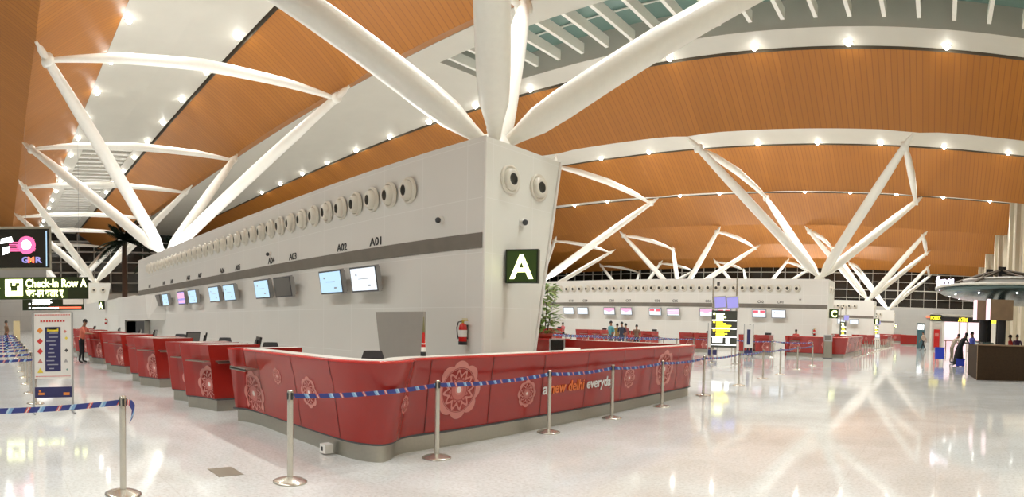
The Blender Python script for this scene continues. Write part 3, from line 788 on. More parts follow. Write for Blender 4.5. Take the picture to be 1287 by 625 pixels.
def printer(x,y,rz,label):
    t=thing('label_printer',label,'printer',(x,y,.745),rz,'white printers behind the corner counter')
    b=MB(); b.add([(-.22,-.2,0),(.22,-.2,0),(.22,.2,0),(-.22,.2,0),(-.2,-.12,.26),(.2,-.12,.26),(.2,.2,.30),(-.2,.2,.30)],[(3,2,1,0),(4,5,6,7),(0,1,5,4),(1,2,6,5),(2,3,7,6),(3,0,4,7)]); b.build('housing',M['white'],t)
    b=MB(); b.box(-.15,.15,-.19,-.175,.08,.13); b.build('paper_slot',M['silver'],t)
    return t
printer(-10.45,12.25,.6,'white printer left of the red pedestal behind the corner counter').location.z=.70
printer(-8.7,12.3,.5,'white printer right of the upright monitor behind the corner counter').location.z=.70
t=thing('counter_monitor','square monitor with dark screen and pale frame behind the red counter','computer monitor',(-9.05,12.15,.70),math.radians(38))
b=MB(); b.box(-.2,.2,-.02,.05,.14,.52); b.build('frame',M['silver'],t)
b=MB(); b.box(-.165,.165,-.026,-.02,.18,.49); b.build('screen',M['scr_dark'],t)
b=MB(); b.lathe([(.001,0),(.1,0),(.03,.03),(.03,.15)],n=14); b.build('stand',M['silver'],t)
t=thing('work_table','grey work table under the printers behind the corner counter','table',(-9.6,12.25,0))
b=MB(); b.box(-1.3,1.4,-.32,.28,.66,.70); b.build('table_top',M['grey_cab'],t)
for sx in (-1.25,1.35):
    for sy in (-.28,.24):
        b=MB(); b.box(sx-.03,sx+.03,sy-.03,sy+.03,0,.66); b.build('leg',M['dark'],t)

# ------------------------------------------------------------------ stanchions and belts
def belt_mesh(a,b,w=.05,sag=.035):
    n=10; me=bpy.data.meshes.new('belt'); vs=[];fs=[]; L=math.dist(a,b); uvs=[]
    for i in range(n+1):
        t=i/n; x,y,z=[a[k]+(b[k]-a[k])*t for k in range(3)]; z-=sag*4*t*(1-t); vs+=[(x,y,z-w/2),(x,y,z+w/2)]; uvs+=[(L*t,0),(L*t,w)]
    for i in range(n): fs.append((2*i,2*i+2,2*i+3,2*i+1))
    me.from_pydata(vs,[],fs); uvl=me.uv_layers.new(name='UVMap')
    for lp in me.loops: uvl.data[lp.index].uv=uvs[lp.vertex_index]
    me.materials.append(M['belt']); me.update(); return me
bm_=MB(); bm_.lathe([(.001,.0),(.175,.0),(.175,.012),(.15,.025),(.07,.045),(.034,.055)],n=28); BASE=bm_.mesh('base',M['post'])
bm_=MB(); bm_.tube([(0,0,.05),(0,0,.80)],.031,16,caps=False); POST=bm_.mesh('post',M['post'])
bm_=MB(); bm_.lathe([(.031,.80),(.031,.925),(.025,.933),(.001,.935)],n=16); HEAD=bm_.mesh('belt_head',M['post'])
bm_=MB(); bm_.box(-.012,.012,-.034,.034,.84,.91); bm_.box(-.034,.034,-.012,.012,.84,.91); SLOT=bm_.mesh('slot',M['black'])
def stanchion(x,y,label,group,to=None,full=True):
    t=thing('stanchion',label,'stanchion',(x,y,0),0,group)
    link('base',BASE,t); link('post',POST,t)
    h=link('belt_head',HEAD,t); link('slot',SLOT,h)
    if to: link('belt',belt_mesh((0,0,.875),(to[0]-x,to[1]-y,.875)),t)
    return t
near=[(-5.3,2.79),(-5.28,4.74),(-5.37,7.04),(-5.36,8.82),(-5.32,10.67),(-5.37,12.94),(-5.45,15.68),(-5.52,18.2),(-5.5,20.2),(-5.55,22.96)]
nl=['steel stanchion left of the counter bend, where the long belt begins','steel stanchion just right of the counter bend, before the large mandala','steel stanchion between the words a and new on the red counter','steel stanchion right after the slogan on the red counter','steel stanchion before the second large mandala of the red counter','steel stanchion just beyond the far end of the red counter','steel stanchion on open floor, first beyond the red counter end','steel stanchion on open floor, second beyond the red counter end','steel stanchion on open floor, third beyond the red counter end','steel stanchion on open floor, fourth beyond the red counter end']
for i,(x,y) in enumerate(near):
    stanchion(x,y,nl[i],'stanchions along the corner counter',near[i+1] if i+1<len(near) else (-5.6,26.0))
stanchion(-5.6,26.0,'steel stanchion at the far end of the long belt before the C counter','stanchions along the corner counter')
t=stanchion(-5.45,1.12,'steel stanchion standing alone at lower left with a belt tail','stanchions of the left queue',(-5.2,-.95))
# the free tail of the belt hangs from its head
me=bpy.data.meshes.new('belt_tail'); vs=[];uvs=[];fs=[]
tp=[(0,.03,.875),(.0,.075,.862),(.0,.10,.82),(.0,.095,.76),(0,.075,.69)]
for i,(x,y,z) in enumerate(tp):
    wv=.026; vs+=[(x+.01-.004*i,y-.012,z-wv*.9),(x-.01,y+.02,z+wv*.9)]; uvs+=[(.06*i,0),(.06*i,.05)]
for i in range(4): fs.append((2*i,2*i+2,2*i+3,2*i+1))
me.from_pydata(vs,[],fs); u=me.uv_layers.new(name='UVMap')
for lp in me.loops: u.data[lp.index].uv=uvs[lp.vertex_index]
me.materials.append(M['belt']); link('belt_tail',me,t)
stanchion(-5.2,-.95,'steel stanchion holding the left end of the front belt','stanchions of the left queue')
for i,x in enumerate((-11.7,-13.4,-15.3,-17.1,-18.9,-21.0,-23.5,-26,-28.6,-31.2)):
    stanchion(x,.66,f'steel stanchion at the end of the {ORD[i]} belt lane behind the poster board',"stanchions of the left queue",(x,-1.3))
for i,(x,y) in enumerate([(-5.62,34.9),(-5.62,36.4),(-5.62,38.0),(-5.62,39.7),(-5.62,41.6),(-5.62,43.6),(-5.62,45.8),(-5.62,48.3),(-5.62,51.2),(-5.62,54.5),(-5.62,58.2),(-5.62,62.5)]):
    pass
rail=[34.6+1.5*i for i in range(20)]
for i,y in enumerate(rail):
    stanchion(-4.95,y,f'thin stanchion, {ORD[i]} from the front in the row along the C counter end','stanchions along the C counter')
crow=[(-6.9,31.9),(-9.0,31.2),(-11.2,30.9),(-13.4,30.7),(-15.6,30.7),(-17.8,30.7),(-20.0,30.7),(-22.2,30.7),(-24.4,30.7)]
for i,(x,y) in enumerate(crow):
    stanchion(x,y,f'thin stanchion, {ORD[i]} from the right in the belt line nearest the C desks','stanchions before the C desks',crow[i+1] if i+1<len(crow) else None)
for k in range(2):
    for i in range(5):
        x=-13.6-2.3*i; y=28.9-1.6*k
        stanchion(x,y,f'thin stanchion, {ORD[i]} from the right in the {"middle" if k==0 else "front"} lane before the C desks','stanchions before the C desks',(x-2.3,y) if i<4 else None)

# ------------------------------------------------------------------ left: poster board, hanging sign, display
t=thing('poster_board','white safety poster board on a steel frame with navy list panel','poster board',(-10.6,.92,0))
for y in (-.35,.35):
    b=MB(); b.box(-.02,.02,y-.018,y+.018,0,1.78); b.build('frame_post',M['silver'],t)
    b=MB(); b.box(-.3,.3,y-.015,y+.015,0,.03); b.build('foot_bar',M['silver'],t)
b=MB(); b.box(-.012,.012,-.335,.335,.60,1.77); p=b.build('poster_panel',M['poster'],t)
b=MB(); b.box(.012,.016,-.14,.14,.73,1.52); n_=b.build('list_panel',M['navy'],p)
b=MB()
rnd=random.Random(5)
for i in range(11):
    z=1.49-.07*i
    b.box(.016,.018,-.12+.06*rnd.random(),.0+.1*rnd.random(),z-.018,z)
b.build('list_lines',mat('pale_list_text',(.35,.36,.42),.4),p)
b=MB(); b.box(.016,.018,-.1,.1,1.44,1.49); b.build('list_heading',M['pyellow'],p)
for z0,z1 in ((1.725,1.745),(.635,.65)):
    b=MB()
    for i in range(22):
        y=-.3+.6*i/21; b.box(.012,.015,y-.008,y+.008,z0,z1)
    b.build('red_border',M['pred'],p)
b=MB()
for i in range(9): b.box(.012,.015,-.22+.05*i,-.185+.05*i,1.61,1.64)
b.build('red_heading',M['pred'],p)
def diamond(y,z,s,m,nm='hazard_symbol'):
    b=MB(); b.add([(.016,y,z-s),(.016,y+s,z),(.016,y,z+s),(.016,y-s,z)],[(0,1,2,3)]); b.build(nm,m,p)
def tri(y,z,s,m):
    b=MB(); b.add([(.016,y-s,z-s*.8),(.016,y+s,z-s*.8),(.016,y,z+s*.9)],[(0,1,2)]); b.build('hazard_symbol',m,p)
diamond(-.23,1.46,.055,M['porange']); diamond(-.23,1.27,.055,M['pred']); diamond(-.23,1.09,.055,M['pred']); tri(-.23,.92,.05,M['pink']); tri(-.23,.75,.055,M['pyellow'])
diamond(.22,1.44,.03,M['pink']); diamond(.24,1.32,.03,M['pyellow']); diamond(.24,1.10,.035,M['dark']); tri(.23,.92,.04,M['silver']); diamond(.25,.76,.02,M['sky_glass'])
b=MB(); b.box(-.012,.012,-.335,.335,.26,.45); q=b.build('lower_panel',M['navy'],t)
for y0,y1,z0,z1 in ((-.27,-.16,.31,.35),(.18,.29,.30,.35),(-.26,-.22,.36,.40)):
    b=MB(); b.box(.012,.015,y0,y1,z0,z1); b.build('lower_print',M['porange'],q)

def rod(mb,x,y,z0,z1,r=.02): mb.tube([(x,y,z0),(x,y,z1)],r,8)
# overhead sign and display share one floor-standing pylon just outside the frame
t=thing('overhead_direction_sign','dark green overhead sign reading Check-In Row A','sign',(-20.0,1.3,2.34))
b=MB(); b.box(-.1,.1,-1.75,1.65,0,.73); sb=b.build('sign_box',M['sign_green'],t)
b=MB(); b.box(.1,.104,-1.75,.95,.02,.71); b.build('lit_face',M['sign_glow'],t)
b=MB(); b.box(.104,.11,-1.14,-.55,.11,.67); b.build('pictogram_tile',M['lit_letter'],t)
b=MB(); b.box(.11,.114,-.95,-.74,.28,.45); b.box(.11,.114,-.97,-.90,.40,.56); b.box(.11,.114,-.80,-.66,.44,.54); b.build('pictogram',M['sign_glow'],t)
text('Check-In Row A',M['lit_letter'],t,(.11,-.46,.405),(0,1,0),(0,0,1),.37,2.05,.010)
text('चेक-इन कतार ए',M['lit_letter'],t,(.11,-.45,.10),(0,1,0),(0,0,1),.30,1.25,.010)
b=MB(); b.add([(.11,-1.55,.22),(.11,-1.30,.38),(.11,-1.55,.54)],[(0,1,2)]); b.build('arrow',M['lit_letter'],t)
b=MB(); b.box(-.22,-.10,-1.72,-1.58,-2.34,2.45); b.box(-.3,-.02,-1.85,-1.45,-2.34,-2.30); b.build('support_pole',M['silver'],t)
t=thing('advert_display','large framed video display above the green sign, pink flower picture','display',(-20.15,.35,3.32))
b=MB(); b.box(-.1,.1,-1.1,1.38,0,1.45); b.build('frame',mat('champagne_frame',(.36,.34,.27),.4,metal=.3),t)
b=MB(); b.box(.1,.105,-1.03,1.31,.08,1.37); b.build('screen',M['scr_dark'],t)
b=MB(); b.box(.106,.11,1.19,1.23,.12,1.3); b.build('light_bar',M['scr_blue'],t)
pk=MB(); wh=MB()
for k in range(26):
    a=2*PI*k/26; r0,r1=.12,.30+.06*math.sin(5*k)
    cy,cz=.55,.83
    pk.add([(.108,cy+r0*math.cos(a-.1),cz+r0*.8*math.sin(a-.1)),(.108,cy+r1*math.cos(a-.07),cz+r1*.85*math.sin(a-.07)),(.108,cy+r1*math.cos(a+.07),cz+r1*.85*math.sin(a+.07)),(.108,cy+r0*math.cos(a+.1),cz+r0*.8*math.sin(a+.1))],[(0,1,2,3)])
for k in range(5):
    pk.box(.107,.1085,-.1+.02*k,.4,.62+.07*k,.66+.07*k)
pk.lathe([(.001,.1075),(.3,.1075)],c=(0,.55,.83),axis='x',n=24)
for k in range(9):
    a=2*PI*k/9; wh.lathe([(.001,.109),(.05,.109)],c=(0,.53+.13*math.cos(a),.84+.12*math.sin(a)),axis='x',n=10)
wh.lathe([(.001,.109),(.09,.109)],c=(0,.53,.84),axis='x',n=14)
wh.add([(.109,-.33,.88),(.109,.1,.95),(.109,.05,1.12),(.109,-.3,1.05)],[(0,1,2,3)]); wh.add([(.109,-.25,.5),(.109,-.02,.6),(.109,-.02,.8),(.109,-.25,.76)],[(0,1,2,3)])
pk.build('pink_petals',mat('screen_pink',(.2,.02,.08),.3,emit=(1,.16,.38),es=1.2),t); wh.build('white_petals',M['lit_white'],t)
for c_,y,m_ in (('G',.38,M['scr_violet']),('M',.58,M['lit_redtxt']),('R',.84,M['scr_violet'])):
    text(c_,m_,t,(.11,y,.25),(0,1,0),(0,0,1),.26,.22,.012,'logo_letter')
b=MB(); b.add([(.112,.60,.26),(.112,.68,.26),(.112,.72,.42)],[(0,1,2)]); b.build('logo_stroke',M['lit_yellow'],t)
b=MB(); b.box(-.08,.08,-1.0,1.2,-.25,0); b.build('mounting_rail',M['silver'],t)
t=thing('led_text_board','distant bright text board with a red line, hanging behind the green sign','sign',(-34,3.0,2.2))
b=MB(); b.box(-.08,.08,-1.75,1.75,0,.75); b.build('board',M['sign_green'],t)
b=MB()
for i in range(4):
    b.box(.08,.09,-1.2,-.2+.12*(i%2),.30+.1*i,.36+.1*i)
b.box(.08,.09,-1.4,-1.3,.3,.4); b.box(.08,.09,-1.4,-1.3,.08,.18); b.box(.08,.09,-1.2,.3,.08,.16); b.build('white_text',M['lit_white'],t)
b=MB(); b.box(.08,.09,-.3,1.6,.10,.18); b.build('red_text',M['lit_redtxt'],t)
b=MB(); b.box(.08,.088,.55,1.7,.32,.7); b.build('pale_panel',M['cream'],t)
b=MB(); rod(b,0,-1.5,.75,10.3,.008); rod(b,0,1.5,.75,10.3,.008); b.build('hanger_rod',M['silver'],t)

# ------------------------------------------------------------------ palms
def palm(x,y,h,R,label,n=26,seed=1,tilt=0):
    t=thing('palm_tree',label,'palm',(x,y,0),0,'palms behind the island wall')
    rn=random.Random(seed)
    b=MB(); pts=[(.05*math.sin(i),.03*math.cos(i*1.3),h*i/9) for i in range(10)]; b.tube(pts,[.24-.07*i/9+.015*(i%2) for i in range(10)],12); b.build('trunk',M['trunk'],t)
    f=MB()
    for k in range(n):
        a=2*PI*k/n+rn.uniform(-.15,.15); el=rn.uniform(-.3,1.4); L=R*rn.uniform(.85,1.1)
        d=Vector((math.cos(a),math.sin(a),0)); pr=[]
        for i in range(9):
            s=i/8; z=math.sin(el)*L*s-.42*L*s*s*(1.1-.3*el); r=math.cos(el*.8)*L*s; pr.append(Vector((0,0,h))+d*r+Vector((0,0,z)))
        f.tube(pr,[.03*(1-i/9) for i in range(9)],5,caps=False)
        side=d.cross(Vector((0,0,1)))
        for i in range(1,9):
            for q in (.0,.5):
                if i==8 and q: continue
                p0=pr[i].lerp(pr[min(i+1,8)],q); w=.40*R*.62*math.sin(PI*min(1,(i+q)/8*.88+.1))
                for sg in (-1,1):
                    tip=p0+side*sg*w+d*w*.55+Vector((0,0,-w*.35)); e=d*.10
                    f.add([p0-e,p0+e,tip],[(0,1,2)])
    f.build('fronds',M['frond'],t)
    return t
palm(-43.0,9.05,7.35,2.2,'tall dark palm with thick brown trunk left of the island wall',46,2)
palm(-37.2,11.4,6.1,1.6,'dark palm crown peeking over the island wall beside the white column',26,5)
palm(-39.2,10.2,5.6,1.4,'small dark palm tuft at the far top end of the island wall',18,9)

# ------------------------------------------------------------------ middle distance: flight pylons, boards, kiosks
def flight_pylon(x,y,rz,label):
    t=thing('flight_information_pylon',label,'information board',(x,y,0),rz,'flight information pylons')
    for sx in (-.52,.52):
        b=MB(); b.tube([(sx,0,0),(sx,0,3.75)],.04,10); b.lathe([(.001,0),(.16,0),(.15,.03),(.04,.05)],c=(sx,0,0),n=14); b.build('pole',M['post'],t)
    b=MB(); b.box(-.56,.56,-.06,.06,.70,2.32); bd=b.build('board',mat('charcoal_board',(.07,.075,.06),.4),t)
    rn=random.Random(4)
    for j in range(3):
        b=MB()
        zt=2.22-.36*j
        for i in range(4): b.box(-.36,-.1+.45*rn.random(),-.068,-.06,zt-.075*(i+1),zt-.075*i-.02)
        b.box(-.49,-.40,-.068,-.06,zt-.09,zt); b.build('yellow_lines',M['lit_yellow'] if j else M['lit_letter'],bd)
        b=MB(); b.box(-.54,.54,-.07,-.06,zt-.36+.01,zt-.31); b.build('white_rule',M['lit_white'],bd)
    b=MB(); b.box(-.5,-.06,-.068,-.06,.92,1.14); b.box(.08,.26,-.068,-.06,.90,1.14); b.box(-.54,.54,-.07,-.06,.80,.85); b.build('white_lines',M['lit_white'],bd)
    for sx in (-.2,.34):
        s=MB(); Mx=Matrix.Translation((sx,-.22,2.68))@Matrix.Rotation(math.radians(8),4,'X')@Matrix.Rotation(math.radians(-6),4,'Y')
        s.box(-.27,.27,-.06,.06,-.26,.26,0,Mx); m_=s.build('monitor',M['silver'],t)
        s=MB(); s.box(-.235,.235,-.066,-.06,-.225,.225,0,Mx); s.build('screen',M['scr_violet'],m_)
    for sx,ex in ((-.52,-.2),(.52,.34)):
        b=MB(); b.tube([(sx,0,2.75),(ex,-.15,2.7)],.025,8); b.build('bracket',M['post'],t)
    b=MB(); b.box(-.36,-.24,-.1,.1,3.4,3.58); b.build('camera_box',M['dark'],t)
    return t
flight_pylon(-9.3,24.6,math.radians(20),'tall flight board on two poles with yellow lines and twin violet monitors')
flight_pylon(-8.55,52.0,math.radians(75),'distant narrow lit flight board near the E wall').scale=(1,1,1)
flight_pylon(-8.6,80.0,math.radians(70),'farthest narrow lit flight board beside the small G sign')
def info_board(x,y,rz,label):
    t=thing('poster_stand',label,'poster board',(x,y,0),rz,'poster stands before the C row')
    b=MB()
    for sx in (-.24,.24): b.box(sx-.018,sx+.018,-.02,.02,0,1.78)
    b.box(-.27,-.21,-.25,.25,0,.03); b.box(.21,.27,-.25,.25,0,.03); b.build('frame',M['silver'],t)
    b=MB(); b.box(-.225,.225,-.012,.012,.55,1.75); p=b.build('poster_panel',M['poster'],t)
    b=MB(); b.box(-.09,.09,-.016,-.012,.72,1.5); b.build('list_panel',M['navy'],p)
    b=MB(); b.box(-.225,.225,-.012,.012,.16,.42); b.build('lower_panel',M['navy'],t)
    return t
info_board(-11.35,28.4,math.radians(22),'narrow white poster stand just left of the tall flight board')
info_board(-9.75,29.4,math.radians(30),'narrow white poster stand just right of the tall flight board')
def self_kiosk(x,y,label,white=False):
    t=thing('self_check_in_kiosk',label,'kiosk',(x,y,0),math.radians(15),'self check-in kiosks')
    b=MB(); b.add([(-.24,-.2,.04),(.24,-.2,.04),(.24,.2,.04),(-.24,.2,.04),(-.22,-.12,.95),(.22,-.12,.95),(.22,.2,.95),(-.22,.2,.95)],[(3,2,1,0),(0,1,5,4),(1,2,6,5),(2,3,7,6),(3,0,4,7),(4,5,6,7)]); b.build('cabinet',M['steel'] if not white else M['white'],t)
    b=MB(); b.box(-.26,.26,-.24,.24,0,.04); b.build('base',M['dark'],t)
    Mx=Matrix.Translation((0,0,1.12))@Matrix.Rotation(math.radians(-18),4,'X')
    b=MB(); b.box(-.24,.24,-.05,.05,-.18,.2,0,Mx); h=b.build('head',M['silver'],t)
    b=MB(); b.box(-.19,.19,-.056,-.05,-.12,.15,0,Mx); b.build('screen',M['scr_off'] if not white else M['scr_white'],h)
    return t
self_kiosk(-6.25,33.0,'grey self check-in kiosk before the corner of the C counter')
self_kiosk(-5.9,56.0,'white self check-in kiosk beside the E counter',True)
t=thing('service_desk','plain red service desk standing alone near the far wall','desk',(-3.5,73.0,0))
b=MB(); b.box(-1.3,1.3,-.4,.4,.12,1.2); b.build('body',M['red'],t)
b=MB(); b.box(-1.25,1.25,-.35,.35,0,.12); b.build('plinth',M['steel'],t)
b=MB(); b.box(-1.34,1.34,-.44,.44,1.2,1.24); b.build('top',M['red_top'],t)
b=MB(); b.box(-1.3,1.3,-.405,-.4,.12,.16); 
for sx in (-.43,.43): b.box(sx-.01,sx+.01,-.405,-.4,.16,1.2)
b.build('panel_seam',M['seam'],t)

# ------------------------------------------------------------------ right: ATM booth and cafe kiosk
t=thing('bank_machine_booth','white lit booth with black fascia and yellow ATM lettering','booth',(-1.0,56.0,0))
b=MB(); b.box(0,.22,0,2,0,2.72); b.box(1.16,1.38,0,2,0,2.72); b.box(2.7,2.85,0,2,0,2.72); b.box(3.45,3.6,0,2,0,2.72); b.box(5.0,5.3,0,2,0,2.72); b.box(0,5.3,1.9,2.0,0,2.72); b.box(0,5.3,0,2,2.72,3.4); b.build('booth_frame',M['white'],t)
b=MB(); b.box(1.1,5.2,-.12,0,2.72,3.18); b.build('fascia',M['black'],t)
b=MB(); b.box(-.02,1.1,-.14,0,2.74,3.3); b.build('corner_sign',M['sign_green'],t)
text('FOREX',M['lit_yellow'],t,(.06,-.16,2.86),(1,0,0),(0,0,1),.46,.94,.012)
text('ATM',M['lit_yellow'],t,(2.62,-.14,2.77),(1,0,0),(0,0,1),.48,.88,.02)
text('ATM',M['lit_yellow'],t,(4.78,-.14,2.77),(1,0,0),(0,0,1),.48,.6,.02)
b=MB(); b.box(1.38,2.7,.5,.55,0,2.7); b.box(2.85,3.45,.5,.55,0,2.7); b.box(3.6,5.0,.5,.55,0,2.7); b.build('lit_panel',M['lit_pink'],t)
b=MB(); b.box(.22,1.16,.25,.3,0,2.7); b.build('booth_wall',M['white'],t)
b=MB(); b.box(.40,.95,-.04,.24,.25,1.95); b.build('cash_machine',M['ext_red'],t)
b=MB(); b.box(.5,.85,-.06,-.04,1.3,1.6); b.build('machine_screen',M['pink'],t)
b=MB(); b.box(1.4,2.4,-.1,.4,.9,.97); b.box(1.5,1.6,0,.3,0,.9); b.box(2.2,2.3,0,.3,0,.9); b.build('shelf',M['tan'],t)
# oval canopy kiosk
CX,CY=4.35,27.3
t=thing('cafe_kiosk','cafe kiosk with an oval teal canopy hung from dark masts','kiosk',(CX,CY,0))
b=MB(); b.lathe([(4.55,3.62),(4.62,3.55),(4.3,3.40),(3.6,3.26),(2.6,3.12),(1.2,3.06),(.05,3.05)],n=64); b.build('canopy_underside',M['teal_glass'],t)
b=MB(); b.lathe([(4.55,3.62),(4.66,3.60),(4.66,3.70),(4.5,3.72)],n=64); b.build('canopy_rim',mat('pale_rim',(.72,.70,.62),.35),t)
b=MB(); b.lathe([(4.5,3.72),(3.9,3.78),(3.5,3.95),(.05,4.0)],n=64); b.build('canopy_roof',mat('grey_canopy',(.16,.155,.135),.5),t)
b=MB(); b.lathe([(3.5,3.94),(3.56,4.0),(3.5,4.04)],n=64); b.build('upper_rim',M['cream'],t)
for mx,my in ((-2.2,.0),(-1.75,-1.2)):
    b=MB(); b.box(mx-.16,mx+.16,my-.16,my+.16,0,4.62); b.build('mast',M['black'],t)
for mx,my in ((-2.2,0),(-1.75,-1.2)):
    for a in range(0,360,36):
        cb=MB(); r=math.radians(a+8); cb.tube([(mx,my,4.5),(4.3*math.cos(r),4.3*math.sin(r),3.74)],.045,6); cb.build('stay_cable',M['cable'],t)
for k in range(9):
    a=math.radians(150+25*k); b=MB(); b.lathe([(.001,3.32),(.035,3.32)],c=(4.0*math.cos(a),4.0*math.sin(a),.0),n=12); b.build('canopy_lamp',M['lamp'],t)
text('flyoos',M['lit_violet'],t,(-4.62,-.75,3.68),(.62,-.78,0),(0,0,1),.62,1.25,.03,'neon_lettering')
for mx,my,w in ((-2.05,-3.9,.5),(-2.7,-2.9,.3)):
    b=MB(); b.box(mx-w,mx+w,my-.35,my+.35,2.22,3.02); b.build('menu_box',M['tan'],t)
    b=MB(); b.box(mx-w-.01,mx-w+.1,my-.36,my+.36,2.22,3.02); b.build('menu_edge',M['lit_pink'],t)
    b=MB(); b.tube([(mx+.1,my,0),(mx+.1,my,2.22)],.17,16); b.build('column',M['black'],t)
t=thing('cafe_counter','dark brown cafe counter front at the right edge','counter',(1.37,21.4,0),math.radians(4))
b=MB(); b.box(0,2.6,0,.06,.0,1.25); b.box(0,.06,.06,3.0,.0,1.25); b.build('front_panel',M['brown'],t)
b=MB(); b.box(-.03,2.65,-.04,.6,1.25,1.29); b.build('counter_top',M['tan'],t)
b=MB(); b.box(-.02,0,-.01,.05,0,1.25); b.build('edge_trim',M['tan'],t)
t=thing('glass_display_case','glazed cafe display case with pale lit shelves behind the brown counter','display case',(1.42,24.6,0),0)
b=MB(); b.box(0,.5,-2.2,3.4,0,.5); b.build('base',M['dark'],t)
b=MB(); b.add([(-.05,-2.2,.5),(-.05,3.4,.5),(.25,3.4,1.3),(.25,-2.2,1.3)],[(0,1,2,3)]); b.build('sloped_glass',mat('case_glass',(.35,.52,.50),.1,emit=(.6,.9,.85),es=.25),t)
b=MB(); b.box(.2,.6,-2.2,3.4,1.28,1.34); b.build('top_shelf',M['teal_glass'],t)
b=MB(); b.box(.45,.5,-2.2,3.4,.5,1.28); b.build('back_panel',M['cream'],t)
for (x,y,w,h,z0,lb) in ((.0,32.1,.5,.62,.25,'blue plastic luggage bin on legs before the lit booth'),(1.05,29.9,.42,.36,.03,'smaller blue plastic box on the floor behind the dark-robed person')):
    t=thing('blue_box',lb,'box',(x,y,0),0,'blue boxes by the cafe')
    b=MB(); b.box(-w/2,w/2,-.2,.2,z0,z0+h); b.build('body',M['blue_bin'],t)
    b=MB(); b.box(-w/2-.02,w/2+.02,-.22,.22,z0+h-.05,z0+h); b.build('rim',M['blue_bin'],t)
    for sx in (-1,1):
        b=MB(); b.box(sx*w*.4-.02,sx*w*.4+.02,-.18,.18,0,z0); b.build('leg',M['silver'],t)
t=thing('exit_sign','small red lit sign on the grey far wall above the booth','sign',(-2.1,107.1,4.3))
b=MB(); b.box(-.5,.5,-.1,0,0,.28); b.build('sign_box',M['lit_redtxt'],t)
t=thing('totem_sign','slim teal totem sign just left of the lit booth','sign',(-1.95,60,0))
b=MB(); b.box(-.38,.38,-.08,.08,0,2.55); b.build('totem',mat('teal_totem',(.05,.12,.14),.4),t)
b=MB(); b.box(-.3,.1,-.09,-.08,1.9,2.4); b.box(.18,.28,-.09,-.08,1.9,2.4); b.build('white_panel',M['lit_white'],t)
t=thing('counter_shop_sign','yellow lit shop sign behind the cafe columns','sign',(4.3,50,0))
b=MB(); b.box(-.5,.5,0,.2,2.6,3.1); b.build('sign_box',M['lit_yellow'],t)
b=MB(); b.box(-.45,.45,.02,.18,0,2.6); b.build('shop_panel',M['cream'],t)

